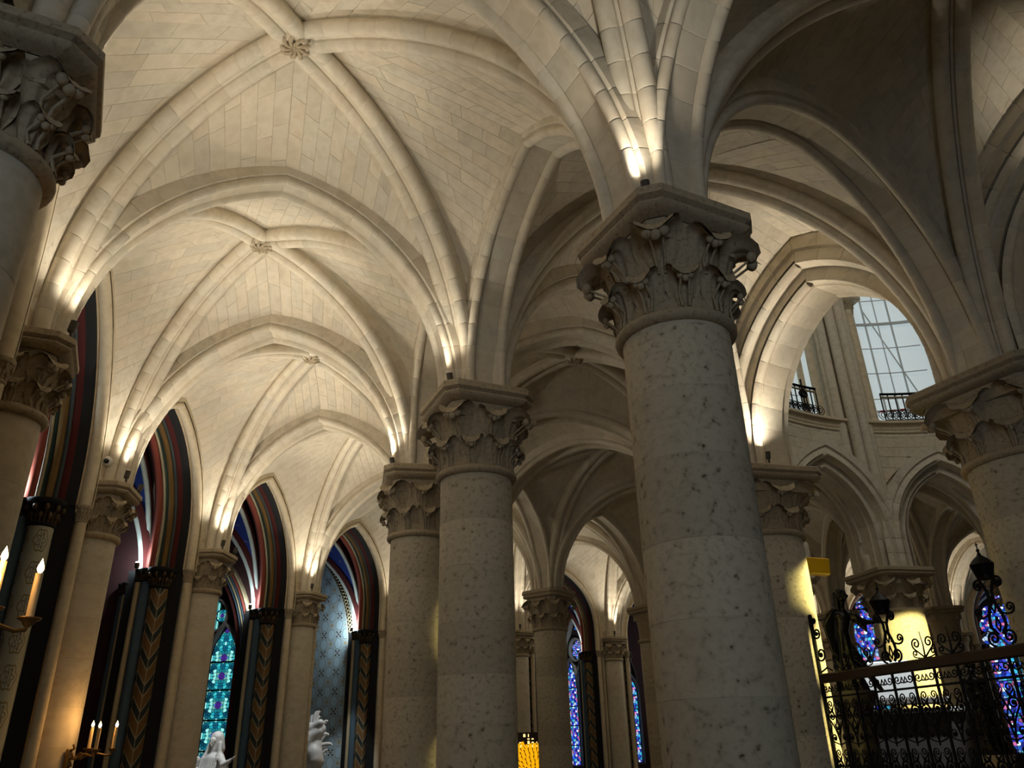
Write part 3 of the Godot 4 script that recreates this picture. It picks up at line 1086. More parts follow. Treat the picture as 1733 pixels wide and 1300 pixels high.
var APEX := {}
func edge(a: String, b: String) -> String: return a + "|" + b if a < b else b + "|" + a
func e_of(k: String) -> float: return .42 if k[0] == "R" else (.40 if k[0] == "L" else .72)
func apex_pt(a: String, b: String, y: float) -> Vector3:
	var p := P(a).lerp(P(b), .5)
	if a[0] != b[0] and "LR".contains(a[0]) and "LR".contains(b[0]): p = P(a).lerp(P(b), .46 if a[0] == "L" else .54)
	return Vector3(p.x, y, p.z)
func set_edge(a: String, b: String, y: float, depth := .13) -> void: APEX[edge(a, b)] = [y, depth]
func side_arc(a: String, b: String) -> Arc:
	var y: float = APEX[edge(a, b)][0]
	if a[0] == "L" and b[0] == "L": return Arc.new(P(a), apex_pt(a, b, y), .85)
	if a[0] == "R" and b[0] == "L": return Arc.new(P(a), apex_pt(a, b, y), .52)
	return Arc.new(P(a), apex_pt(a, b, y), e_of(a))
# how far a support is turned from the camera's axes, in degrees
func turn_of(k: String) -> float:
	var p := Vector2(C[k][0], C[k][1]) - CEN
	return -clampf(rad_to_deg(atan2(p.y, -p.x)), -27.5, 180)

const NICK := {"R0": "behind-camera column", "R1": "big near column", "R2": "middle column", "R3": "shadowed capital column", "R4": "fourth row column", "R5": "fifth row column", "R6": "far round column", "R7": "column behind the big shaft", "R8": "eighth row column", "R9": "ninth row column", "R10": "tenth row column", "R11": "eleventh row column", "R12": "twelfth row column",
	"L-1": "pier beside the camera", "L0": "top-left pier", "L1": "left-edge pier", "L2": "dome-camera pier", "L3": "third outer pier", "L4": "fourth outer pier", "L5": "fifth outer pier", "L6": "pier left of the far column", "L7": "pier right of the far column", "L8": "eighth outer pier", "L9": "ninth outer pier", "L10": "tenth outer pier", "L11": "eleventh outer pier",
	"C0": "off-frame choir column", "C1": "right-edge choir column", "C2": "half-lit choir column", "C3": "hidden choir column", "C4": "left apse pier", "C5": "middle apse pier", "C6": "right apse pier", "C7": "last apse pier"}
const ORD := ["overhead", "first", "second", "third", "fourth", "fifth", "sixth", "seventh", "eighth", "ninth", "tenth", "eleventh", "twelfth"]
func bay_nick(k: String) -> String:
	return ORD[int(k.substr(1))] + {"O": " outer", "I": " inner", "T": " triangular"}[k[0]]

var ceil_n := 0
func bay(ks: Array, boss: Vector3, lod: int, nick: String, mats: Array) -> void:
	var n := ks.size()
	for i in n:
		var a: String = ks[i]
		var b: String = ks[(i + 1) % n]
		ceil_n += 1
		var o := struct_node("ceiling_%d" % ceil_n, "vault web from %s to %s, %s bay" % [NICK[a], NICK[b], nick], "vault")
		var rng := RandomNumberGenerator.new()
		rng.seed = ceil_n * 77
		var dp: float = APEX[edge(a, b)][1]
		web_half(o, side_arc(a, b), Arc.new(P(a), boss, e_of(a)), mats, lod, dp, .25, rng)
		web_half(o, side_arc(b, a), Arc.new(P(b), boss, e_of(b)), mats, lod, dp, .25, rng)

func rib(label: String, k: String, boss: Vector3, mats: Array, merged := false) -> void:
	var o := thing("vault_rib", label, "rib", Vector3.ZERO, "diagonal vault ribs")
	half_arch(o, Arc.new(P(k), boss, e_of(k)), PROF.rib, mats, 0.0, .985, .34, merged)

func band_arch(label: String, a: String, b: String, mats: Array, merged := false) -> void:
	var o := thing("arch", label, "arch", Vector3.ZERO, "arches between the aisle vaults")
	var pr: Array = PROF.slim if a == "L1" or b == "L1" else PROF.band
	half_arch(o, side_arc(a, b), pr, mats, 0, 1, .34, merged)
	half_arch(o, side_arc(b, a), pr, mats, 0, 1, .34, merged)

# ---------- the choir: apse wall, tribune, railings ----------
func cyl(r: float, deg: float, y: float) -> Vector3:
	var p := ring_pt(r, deg)
	return W(p.x, y, p.y)
func cdir(deg: float) -> Vector3: return Vector3(-cos(deg_to_rad(deg)), 0, -sin(deg_to_rad(deg)))
func ctan(deg: float) -> Vector3: return Vector3(sin(deg_to_rad(deg)), 0, -cos(deg_to_rad(deg)))

func ang_of(k: String) -> float:
	return rad_to_deg(atan2(C[k][1] - CEN.y, -(C[k][0] - CEN.x)))

const RW := 7.62
const LEDGE := 11.3
func apse() -> void:
	wall_n += 1
	var o := struct_node("wall_%d" % wall_n, "curved limestone choir wall of coursed blocks above the far arcade, below the ledge", "wall")
	var rng := RandomNumberGenerator.new(); rng.seed = 4
	var stops := [ang_of("C4"), ang_of("C5"), ang_of("C6")]
	var y := 6.45
	var row := 0
	while y < LEDGE - .05:
		var h := minf(.36 + .03 * sin(row * 1.7), LEDGE - y)
		if LEDGE - y - h < .12: h = LEDGE - y
		var a := 42.0 + (2.4 if row % 2 else 0.0)
		while a < 113.0:
			var da := rng.randf_range(4.0, 5.6)
			var mid := a + da / 2
			var cut := false
			for i in 2:
				var c: float = (stops[i] + stops[i + 1]) / 2
				var half: float = (stops[i + 1] - stops[i]) / 2 * PI / 180 * RW
				var s: float = absf(mid - c) * PI / 180 * RW
				var hs := half - .35
				if s < hs:
					var rr := 10.15 - 6.3
					var R := (hs * hs + rr * rr) / (2 * hs)
					var yy := 6.3 + sqrt(maxf(0, R * R - (s + R - hs) ** 2))
					if y + h * .5 < yy: cut = true
			if not cut:
				var mb := MB.new()
				var e := rng.randf_range(-.006, .006)
				var g := .06
				var p: Array[Vector3] = []
				for q in [[a, y, .012], [a + da, y, .012], [a + da, y + h, .012], [a, y + h, .012], [a + g, y + .008, e], [a + da - g, y + .008, e], [a + da - g, y + h - .008, e], [a + g, y + h - .008, e]]:
					p.append(cyl(RW + q[2], q[0], q[1]))
				mb.quad(p[4], p[7], p[6], p[5])
				for i in 4: mb.quad(p[i], p[4 + i], p[4 + (i + 1) % 4], p[(i + 1) % 4])
				part("stone", mb, [M.limestone_0, M.limestone_1, M.limestone_2, M.limestone_3, M.limestone_4][rng.randi() % 5], o)
			a += da
		y += h
		row += 1
	# the body of the wall behind the facing, with its ledge and the tribune floor
	var bk := MB.new()
	for i in 96:
		var a0 := 40.0 + i * .8
		var a1 := a0 + .8
		var low: Array[float] = [6.4, 6.4]
		for e in 2:
			for w in 2:
				var c: float = (stops[w] + stops[w + 1]) / 2
				var half: float = (stops[w + 1] - stops[w]) / 2 * PI / 180 * RW
				var sx: float = absf((a0 if e == 0 else a1) - c) * PI / 180 * RW
				var hs := half - .64
				if sx < hs:
					var R := (hs * hs + 3.3 * 3.3) / (2 * hs)
					low[e] = 6.4 + sqrt(maxf(0, R * R - (sx + R - hs) ** 2))
		bk.quad(cyl(RW + .02, a0, low[0]), cyl(RW + .02, a0, LEDGE), cyl(RW + .02, a1, LEDGE), cyl(RW + .02, a1, low[1]))
		bk.quad(cyl(RW - .1, a0, LEDGE + .02), cyl(RW + 4, a0, LEDGE + .02), cyl(RW + 4, a1, LEDGE + .02), cyl(RW - .1, a1, LEDGE + .02))
	part("wall_core", bk, M.limestone_2, o)
	trim_n += 1
	var t := struct_node("trim_%d" % trim_n, "moulded limestone ledge curving under the tribune openings", "ledge")
	var mb := MB.new()
	for run in [[Vector2(.02, -.42), Vector2(-.03, -.40), Vector2(-.05, -.34), Vector2(-.03, -.30)], [Vector2(-.03, -.30), Vector2(-.06, -.28), Vector2(-.06, -.20)], [Vector2(-.06, -.20), Vector2(-.10, -.12), Vector2(-.18, -.08)], [Vector2(-.18, -.08), Vector2(-.18, .0)], [Vector2(-.18, .0), Vector2(.3, .03)]]:
		var p := PackedVector3Array()
		for q: Vector2 in run:
			for i in 41: p.append(cyl(RW + q.x, 40 + 1.9 * i, LEDGE + q.y))
		mb.grid(p, 41, run.size())
	part("moulding", mb, M.pale_stone, t)
	# bundles of shafts that rise from the abaci to the vault
	for k in ["C4", "C5", "C6"]:
		var a: float = ang_of(k)
		var word: String = {"C4": "left of the tribune openings, half hidden", "C5": "on the middle pier of the apse", "C6": "on the right pier of the apse"}[k]
		var c := thing("wall_shafts", "bundle of wall shafts rising past the ledge " + word, "column")
		for q in [[-.50, .02, .16], [-.19, -.20, .17], [.19, -.20, .17], [.50, .02, .16]]:
			var at: Vector3 = cyl(RW + q[1], a, 0) + ctan(a) * q[0]
			var yy := 6.35
			var j := 0
			while yy < 20.0:
				var h := 1.15 + .25 * sin(j * 2.0 + q[0] * 9)
				var sm := MB.new()
				if j == 0:
					h = .62
					sm.lathe([[Vector2(.26, 0), Vector2(.26, .34)], [Vector2(.26, .34), Vector2(.25, .44), Vector2(.19, .5), Vector2(.2, .56), Vector2(.17, .62)]], 12)
				else:
					sm.lathe([[Vector2(q[2] - .006, 0), Vector2(q[2], .01), Vector2(q[2], h - .01), Vector2(q[2] - .006, h)]], 16)
				part("plinth" if j == 0 else "shaft_drum", sm, [M.limestone_0, M.limestone_4, M.limestone_1][j % 3], c).position = at + Vector3.UP * yy
				yy += h
				j += 1
		var core := MB.new()
		core.box(Transform3D(Basis(ctan(a), Vector3.UP, cdir(a)), cyl(RW + .34, a, 13.6)), 1.5, 14.5, .62, .03)
		part("pier_core", core, M.limestone_2, c)
		# tribune colonnettes on either side, carrying small capitals
		for sd in [-1, 1]:
			if k == "C6" and sd < 0: continue
			for q in [[.98, .22, .13], [1.28, .50, .11]]:
				var at: Vector3 = cyl(RW + q[1], a, LEDGE) + ctan(a) * (q[0] * sd)
				var sm := MB.new()
				sm.lathe([[Vector2(q[2] * 1.5, 0), Vector2(q[2] * 1.5, .14), Vector2(q[2] * 1.1, .2), Vector2(q[2], .24)], [Vector2(q[2], .24), Vector2(q[2], 4.5)]], 14)
				part("tribune_colonnette", sm, M.pale_stone, c).position = at
				small_cap(c, at + Vector3.UP * 4.9, q[2], .42, M.carved_stone, M.carved_stone, 8)
			var ar := MB.new()
			ar.box(Transform3D(Basis(ctan(a), Vector3.UP, cdir(a)), cyl(RW + .35, a, LEDGE + 5.3) + ctan(a) * 1.1 * sd), .9, .8, .6, .06)
			part("arch_springer", ar, M.limestone_1, c)
	# self-glowing dust sheets; the poles before them stand in for scaffold shadows
	for i in 2:
		var a0: float = stops[i] + 8.5
		var a1: float = stops[i + 1] - 8.5
		var word := "left" if i == 0 else "right"
		var sh := thing("dust_sheet", "white dust sheet with its own glow for the daylight behind it, %s tribune opening" % word, "sheet")
		for part_y in 2:
			for part_x in 2:
				var p := PackedVector3Array()
				for j in 2:
					for k in 7:
						var a := lerpf(a0 - 9, a1 + 9, (k + 6 * part_x) / 12.0)
						p.append(cyl(RW + 1.6 + .03 * sin((k + 6 * part_x) * 2.1), a, LEDGE + .05 + 4.5 * (j + part_y)))
				var sm := MB.new()
				sm.grid(p, 7, 2)
				part("glowing_sheet", sm, M.sheet_glow, sh)
		var dl := AreaLight3D.new()
		dl.name = "sheet_daylight"
		dl.area_size = Vector2(2.6, 7.0)
		dl.light_color = Color(.93, .97, 1.0)
		dl.light_energy = 1.2
		dl.area_range = 60
		dl.shadow_enabled = true
		add_child(dl, true)
		dl.look_at_from_position(cyl(RW + 1.3, (a0 + a1) / 2, LEDGE + 4.5), cyl(0, 0, LEDGE + 2), Vector3.UP)
		var sc := thing("scaffold", "thin pale poles before the dust sheet standing in for scaffold shadows, %s tribune opening" % word, "scaffold")
		for k in 5:
			var a := lerpf(a0, a1, (k + .3) / 5.0)
			var tm := MB.new()
			tm.tube(PackedVector3Array([cyl(RW + 1.5, a, LEDGE), cyl(RW + 1.5, a, LEDGE + 9)]), .022 if k % 2 else .035, 6)
			part("pole", tm, M.pole_grey, sc)
		for k in 6:
			var tm := MB.new()
			var path := PackedVector3Array()
			for j in 7: path.append(cyl(RW + 1.47, lerpf(a0 - 3, a1 + 3, j / 6.0), LEDGE + 1.5 + 1.02 * k))
			tm.tube(path, .02 if k != 3 else .06, 6)
			part("ledger", tm, M.pole_grey, sc)
		var dm := MB.new()
		dm.tube(PackedVector3Array([cyl(RW + 1.45, a1, LEDGE + 1.6), cyl(RW + 1.45, lerpf(a0, a1, .45), LEDGE + 5.2)]), .025, 6)
		part("brace", dm, M.pole_grey, sc)
		railing(i, a0 + .8, a1 - .8, word)

var trim_n := 0
func spiral(c: Vector2, r: float, turns: float, a0: float, dirn: float, n := 18, shrink := .15) -> Array:
	var out := []
	for i in n + 1:
		var t := i / float(n)
		out.append(c + Vector2(cos(a0 + dirn * t * turns * TAU), sin(a0 + dirn * t * turns * TAU)) * r * lerpf(1, shrink, t))
	return out

func railing(i: int, a0: float, a1: float, word: String) -> void:
	var o := thing("railing", "wrought iron tribune railing with spiral scrolls and a pale band, %s opening" % word, "railing")
	var r := RW + .05
	var h := 1.06
	var top := MB.new(); var band := MB.new(); var low := MB.new()
	var p1 := PackedVector3Array(); var p2 := PackedVector3Array(); var p3 := PackedVector3Array()
	for k in 13:
		var a := lerpf(a0, a1, k / 12.0)
		p1.append(cyl(r, a, LEDGE + h)); p2.append(cyl(r, a, LEDGE + h - .12)); p3.append(cyl(r, a, LEDGE + .1))
	top.tube(p1, .045, 8); low.tube(p3, .02, 6)
	band.tube(p2, .04, 4)
	part("handrail", top, M.black_iron, o)
	part("pale_band", band, M.gilt_pale, o)
	part("bottom_rail", low, M.black_iron, o)
	var n := 7
	for k in n + 1:
		var a := lerpf(a0, a1, k / float(n))
		var b := MB.new()
		b.tube(PackedVector3Array([cyl(r, a, LEDGE + .03), cyl(r, a, LEDGE + h)]), .022, 6)
		part("baluster", b, M.black_iron, o)
		if k == n: continue
		var am := lerpf(a0, a1, (k + .5) / n)
		var sc := MB.new()
		for sd in [-1.0, 1.0]:
			var path := PackedVector3Array()
			for q: Vector2 in spiral(Vector2(sd * .17, .31), .18, 1.9, -PI / 2, sd, 26): path.append(cyl(r, am, LEDGE + q.y) + ctan(am) * q.x)
			sc.tube(path, .014, 5)
		part("scroll", sc, M.black_iron, o)
	if word == "left":
		var orn := MB.new()
		var am := lerpf(a0, a1, .62)
		for sd in [-1.0, 1.0]:
			var path := PackedVector3Array()
			for q: Vector2 in spiral(Vector2(sd * .06, .78), .17, 1.2, PI * .5, sd, 16, .4): path.append(cyl(r - .03, am, LEDGE + q.y) + ctan(am) * q.x)
			orn.tube(path, .03, 5)
		orn.tube(PackedVector3Array([cyl(r - .03, am, LEDGE + .2), cyl(r - .03, am, LEDGE + 1.3)]), .03, 5)
		part("monogram_ornament", orn, M.black_iron, o)
	else:
		var tp := thing("barrier_tape", "red and white barrier tape stretched behind the right tribune railing", "tape")
		for k in 9:
			var tm := MB.new()
			var b0 := lerpf(a0 - 1, a1 - 3, k / 9.0); var b1 := lerpf(a0 - 1, a1 - 3, (k + 1) / 9.0)
			var y0 := LEDGE + .5 + .10 * k / 9.0
			tm.quad(cyl(r + .3, b0, y0), cyl(r + .3, b0 + .4, y0 + .08), cyl(r + .3, b1 + .4, y0 + .09), cyl(r + .3, b1, y0 + .01))
			part("tape_stripe", tm, M.tape_red if k % 2 else M.tape_white, tp)

# ---------- the iron grille between the choir columns ----------
class Grille:
	var a: Vector3
	var d: Vector3
	func p(s: float, y: float, off := 0.0) -> Vector3: return a + d * s + Vector3.UP * y + d.cross(Vector3.UP) * off

func gtube(g: Grille, pts: Array, s: float, y: float, r: float, mb: MB, r1 := -1.0, off := 0.0) -> void:
	var path := PackedVector3Array()
	for q: Vector2 in pts: path.append(g.p(s + q.x, y + q.y, off))
	mb.tube(path, r, 5, r1)

func curl(start: Vector2, c: Vector2, r: float, turns: float, a0: float, dirn: float) -> Array:
	var sp := spiral(c, r, turns, a0, dirn, 20, .22)
	var out := []
	var first: Vector2 = sp[0]
	var tan_ := Vector2(-sin(a0), cos(a0)) * dirn
	for i in 7:
		var t := i / 7.0
		var b := first - tan_ * start.distance_to(first) * .5
		out.append(start.lerp(b, t).lerp(b.lerp(first, t), t))
	out.append_array(sp)
	return out

func grille() -> void:
	var g := Grille.new()
	g.a = W(5.03, 0, 13.95)
	g.d = (W(6.15, 0, 10.2) - W(5.03, 0, 13.95)).normalized()
	var L := 4.6
	var o := thing("grille", "black wrought iron choir screen of bars and spiral scrolls under a gilded rail", "screen")
	var rail := MB.new()
	rail.box(Transform3D(Basis(g.d, Vector3.UP, g.d.cross(Vector3.UP)), g.p(L / 2, 2.60)), L, .15, .09, .02)
	part("top_rail", rail, M.gilt_rail, o)
	for y in [2.31, .4, .1]:
		var b := MB.new()
		b.box(Transform3D(Basis(g.d, Vector3.UP, g.d.cross(Vector3.UP)), g.p(L / 2, y)), L, .03, .03, .005)
		part("cross_bar", b, M.black_iron, o)
	var n := 11
	var w := L / n
	for k in n + 1:
		var b := MB.new()
		var post := k == 0
		b.box(Transform3D(Basis(g.d, Vector3.UP, g.d.cross(Vector3.UP)), g.p(w * k, 1.82 if post else 1.27)), .06 if post else .035, 3.64 if post else 2.54, .05 if post else .035, .006)
		part("post" if post else "bar", b, M.black_iron, o)
	var gz := Grille.new()
	gz.a = Vector3.ZERO; gz.d = g.d
	var fr := MB.new()
	for sd in [-1.0, 1.0]:
		gtube(gz, curl(Vector2(sd * .02, .05), Vector2(sd * .13, .10), .055, 1.2, PI * (1.35 if sd > 0 else 1.65), sd), 0, 0, .010, fr)
	gtube(gz, [Vector2(-.07, .06), Vector2(-.035, .13), Vector2(0, .05), Vector2(.035, .13), Vector2(.07, .06)], 0, 0, .010, fr)
	var frieze := fr.mesh()
	var sm := MB.new()
	for sd in [-1.0, 1.0]:
		gtube(gz, curl(Vector2(0, -.02), Vector2(sd * .10, .44), .085, 1.5, PI * .5 - sd * PI * .75, sd), 0, 0, .012, sm)
		gtube(gz, curl(Vector2(0, .02), Vector2(sd * .12, .12), .065, 1.4, PI * .5 - sd * PI * .9, sd), 0, 0, .011, sm)
		gtube(gz, curl(Vector2(0, .38), Vector2(sd * .09, .62), .06, 1.3, PI * .5 - sd * PI * .8, sd), 0, 0, .010, sm)
		gtube(gz, [Vector2(0, .16), Vector2(sd * .04, .24), Vector2(sd * .035, .31), Vector2(0, .40)], 0, 0, .010, sm)
		sm.ball(gz.p(sd * .10, .44), Vector3.ONE * .026, 7, 5)
		sm.ball(gz.p(sd * .12, .12), Vector3.ONE * .022, 7, 5)
		# acanthus slips
		for q in [[.05, .30, .6], [.16, .27, -.4], [.15, .55, .3], [.05, .56, -.6]]:
			var c := Vector2(sd * q[0], q[1])
			var dv := Vector2(sin(q[2]) * sd, cos(q[2])) * .07
			gtube(gz, [c - dv, c - dv * .3, c + dv * .3, c + dv], 0, 0, .022, sm, .004)
	var scroll := sm.mesh()
	for k in n:
		var s := w * (k + .5)
		var f := part("frieze_scroll", frieze, M.black_iron, o)
		f.position = g.p(s, 2.34)
		for j in 3:
			var q := part("scrollwork", scroll, M.black_iron, o)
			q.position = g.p(s, 1.58 - .72 * j)
	# cresting on the rail
	for s: float in [.6, 1.1, 2.4, 2.9]:
		var cr := MB.new()
		for sd in [-1.0, 1.0]:
			gtube(g, curl(Vector2(0, 0), Vector2(sd * .12, .20), .085, 1.4, PI * .5 - sd * PI * .8, sd), s, 2.68, .012, cr)
			gtube(g, curl(Vector2(sd * .02, 0), Vector2(sd * .17, .07), .05, 1.2, PI * .5 - sd * PI * .9, sd), s, 2.68, .010, cr)
		gtube(g, [Vector2(0, 0), Vector2(.01, .18), Vector2(-.01, .36)], s, 2.68, .014, cr, .005)
		part("cresting", cr, M.black_iron, o)
	var pc := MB.new()
	for q in [[.10, 2.98, .12], [.08, 3.32, .095], [.06, 3.53, .05]]:
		gtube(g, spiral(Vector2(q[0] + .02, q[1]), q[2], 1.6, PI, 1, 30, .12), 0, 0, .016, pc)
		pc.ball(g.p(q[0] + .02, q[1]), Vector3.ONE * q[2] * .25, 8, 5)
	gtube(g, [Vector2(.04, 2.7), Vector2(.22, 2.76), Vector2(.34, 2.7)], 0, 0, .014, pc)
	part("post_scrolls", pc, M.black_iron, o)
	for e in [[1.75, 0.0], [3.75, .12]]:
		var fin := MB.new()
		var s: float = e[0]
		var y0: float = 2.68
		var up: float = e[1]
		for sd in [-1.0, 1.0]:
			gtube(g, [Vector2(sd * .04, .02), Vector2(sd * .12, .12), Vector2(sd * .10, .26), Vector2(sd * .03, .42), Vector2(sd * .035, .55), Vector2(sd * .10, .68)], s, y0 + up, .022, fin)
			gtube(g, spiral(Vector2(sd * .155, .645), .075, 1.5, PI * .5 + sd * .9, -sd, 22, .2), s, y0 + up, .017, fin)
			fin.ball(g.p(s + sd * .155, y0 + up + .645), Vector3.ONE * .03, 8, 5)
			gtube(g, curl(Vector2(sd * .05, .30), Vector2(sd * .24, .32), .06, 1.2, PI * .5 - sd * PI * .6, sd), s, y0 + up, .014, fin)
			gtube(g, spiral(Vector2(sd * .12, .10), .095, 1.6, -PI / 2, sd, 26, .15), s, y0, .016, fin)
			gtube(g, [Vector2(0, .05), Vector2(sd * .035, .13), Vector2(0, .24)], s, y0 + up, .012, fin)
			gtube(g, [Vector2(0, .28), Vector2(sd * .035, .36), Vector2(0, .46)], s, y0 + up, .012, fin)
		part("finial_scrolls", fin, M.black_iron, o)
		var crown := MB.new()
		crown.lathe([[Vector2(.06, 0), Vector2(.115, .01)], [Vector2(.115, .01), Vector2(.12, .05)], [Vector2(.12, .05), Vector2(.165, .19)], [Vector2(.165, .19), Vector2(.10, .26), Vector2(.035, .31), Vector2(.012, .36)]], 6)
		crown.ball(Vector3(0, .38, 0), Vector3.ONE * .024, 8, 5)
		crown.box(Transform3D(Basis.IDENTITY, Vector3(0, .44, 0)), .012, .09, .012, .002)
		crown.box(Transform3D(Basis(g.d, Vector3.UP, g.d.cross(Vector3.UP)), Vector3(0, .455, 0)), .05, .012, .012, .002)
		part("crown_finial", crown, M.black_iron, o).position = g.p(s, y0 + up + .70)

# ---------- sculpted figures: one continuous skin over tapered bones ----------
func skin(mb: MB, bones: Array, cell: float, k: float) -> void:
	var lo := Vector3.ONE * 1e9
	var hi := -lo
	for b in bones:
		for e in [[b[0], b[1]], [b[2], b[3]]]:
			lo = lo.min(e[0] - Vector3.ONE * (e[1] + cell * 3)); hi = hi.max(e[0] + Vector3.ONE * (e[1] + cell * 3))
	var nx := int((hi.x - lo.x) / cell) + 2
	var ny := int((hi.y - lo.y) / cell) + 2
	var nz := int((hi.z - lo.z) / cell) + 2
	var f := PackedFloat32Array()
	f.resize(nx * ny * nz)
	f.fill(1.0)
	for b in bones:
		var a: Vector3 = b[0]; var ra: float = b[1]; var c: Vector3 = b[2]; var rc: float = b[3]
		var m := maxf(ra, rc) + k + cell * 2
		var l := (a.min(c) - Vector3.ONE * m - lo) / cell
		var h := (a.max(c) + Vector3.ONE * m - lo) / cell
		var ac := c - a
		var q := maxf(ac.length_squared(), 1e-9)
		for z in range(maxi(0, int(l.z)), mini(nz, int(h.z) + 1)):
			for y in range(maxi(0, int(l.y)), mini(ny, int(h.y) + 1)):
				for x in range(maxi(0, int(l.x)), mini(nx, int(h.x) + 1)):
					var p := lo + Vector3(x, y, z) * cell
					var t := clampf((p - a).dot(ac) / q, 0, 1)
					var d := p.distance_to(a + ac * t) - lerpf(ra, rc, t)
					var i := (z * ny + y) * nx + x
					var o: float = f[i]
					var u := clampf(.5 + .5 * (o - d) / k, 0, 1)
					f[i] = lerpf(o, d, u) - k * u * (1 - u)
	var id := PackedInt32Array()
	id.resize(nx * ny * nz)
	id.fill(-1)
	var base := mb.v.size()
	var nn := PackedVector3Array()
	var sx := 1; var sy := nx; var sz := nx * ny
	var off := [0, sx, sy, sx + sy, sz, sx + sz, sy + sz, sx + sy + sz]
	var cor := [Vector3(0, 0, 0), Vector3(1, 0, 0), Vector3(0, 1, 0), Vector3(1, 1, 0), Vector3(0, 0, 1), Vector3(1, 0, 1), Vector3(0, 1, 1), Vector3(1, 1, 1)]
	var ed := [[0, 1], [2, 3], [4, 5], [6, 7], [0, 2], [1, 3], [4, 6], [5, 7], [0, 4], [1, 5], [2, 6], [3, 7]]
	for z in nz - 1:
		for y in ny - 1:
			for x in nx - 1:
				var i := (z * ny + y) * nx + x
				var ins := 0
				for c in 8:
					if f[i + off[c]] < 0: ins += 1
				if ins == 0 or ins == 8: continue
				var s := Vector3.ZERO
				var n := 0
				for e in ed:
					var fa := f[i + off[e[0]]]; var fb := f[i + off[e[1]]]
					if (fa < 0) != (fb < 0):
						s += cor[e[0]].lerp(cor[e[1]], fa / (fa - fb)); n += 1
				id[i] = mb.v.size()
				mb.v.append(lo + (Vector3(x, y, z) + s / n) * cell)
				mb.n.append(Vector3(f[i + sx] - f[i], f[i + sy] - f[i], f[i + sz] - f[i]).normalized())
				mb.uv.append(Vector2.ZERO)
	for z in range(1, nz - 1):
		for y in range(1, ny - 1):
			for x in range(1, nx - 1):
				var i := (z * ny + y) * nx + x
				var a := f[i] < 0
				for e in [[sx, sy, sz], [sy, sz, sx], [sz, sx, sy]]:
					var b: bool = f[i + e[0]] < 0
					if a == b: continue
					var q := [id[i - e[1] - e[2]], id[i - e[2]], id[i], id[i - e[1]]]
					if q.has(-1): continue
					if a: mb.ix.append_array([q[0], q[2], q[1], q[0], q[3], q[2]])
					else: mb.ix.append_array([q[0], q[1], q[2], q[0], q[2], q[3]])

func face_bones(h: Vector3, fwd: Vector3, s: float) -> Array:
	# skull, jaw, nose, brow, lips, ears: s is the head's height
	var r := fwd.cross(Vector3.UP).normalized()
	var u := Vector3.UP
	var b := [[h + u * .12 * s, .36 * s, h + u * .04 * s - fwd * .10 * s, .37 * s], [h - u * .12 * s + fwd * .12 * s, .25 * s, h - u * .34 * s + fwd * .20 * s, .13 * s]]
	b.append([h + u * .08 * s + fwd * .34 * s, .035 * s, h - u * .12 * s + fwd * .44 * s, .055 * s])
	b.append([h - u * .24 * s + fwd * .32 * s + r * .06 * s, .035 * s, h - u * .24 * s + fwd * .32 * s - r * .06 * s, .035 * s])
	for sd in [-1.0, 1.0]:
		b.append([h + u * .11 * s + fwd * .30 * s + r * sd * .06 * s, .045 * s, h + u * .10 * s + fwd * .24 * s + r * sd * .2 * s, .05 * s])
		b.append([h - u * .08 * s + fwd * .22 * s + r * sd * .15 * s, .08 * s, h - u * .14 * s + fwd * .2 * s + r * sd * .16 * s, .07 * s])
		b.append([h + u * .02 * s + r * sd * .36 * s, .05 * s, h - u * .10 * s + r * sd * .34 * s, .04 * s])
	return b

func hand(mb: MB, wrist: Vector3, dirv: Vector3, up: Vector3, s: float, curlv: float) -> void:
	# palm, four unequal fingers in two bends each and a thumb from its side
	var side := dirv.cross(up).normalized()
	var b := [[wrist, .026 * s, wrist + dirv * .05 * s, .03 * s], [wrist + dirv * .03 * s + side * .022 * s, .02 * s, wrist + dirv * .09 * s + side * .028 * s, .016 * s], [wrist + dirv * .03 * s - side * .022 * s, .02 * s, wrist + dirv * .09 * s - side * .03 * s, .016 * s]]
	for i in 4:
		var o: Vector3 = wrist + dirv * (.09 + [.0, .008, .004, -.008][i]) * s + side * ((i - 1.5) * .021) * s
		var ln: float = [.042, .048, .045, .034][i] * s
		var d1 := (dirv - up * .25 * curlv + side * (i - 1.5) * .08).normalized()
		var d2 := (dirv - up * .9 * curlv).normalized()
		b.append([o, .0105 * s, o + d1 * ln, .0095 * s])
		b.append([o + d1 * ln, .0095 * s, o + d1 * ln + d2 * ln * .85, .0075 * s])
	var th := wrist + dirv * .025 * s - side * .03 * s
	var td := (dirv * .7 - side * .7 - up * .2).normalized()
	b.append([th, .014 * s, th + td * .045 * s, .011 * s])
	b.append([th + td * .045 * s, .011 * s, th + td * .045 * s + (dirv - up * .3).normalized() * .035 * s, .009 * s])
	skin(mb, b, .0055 * s, .006)

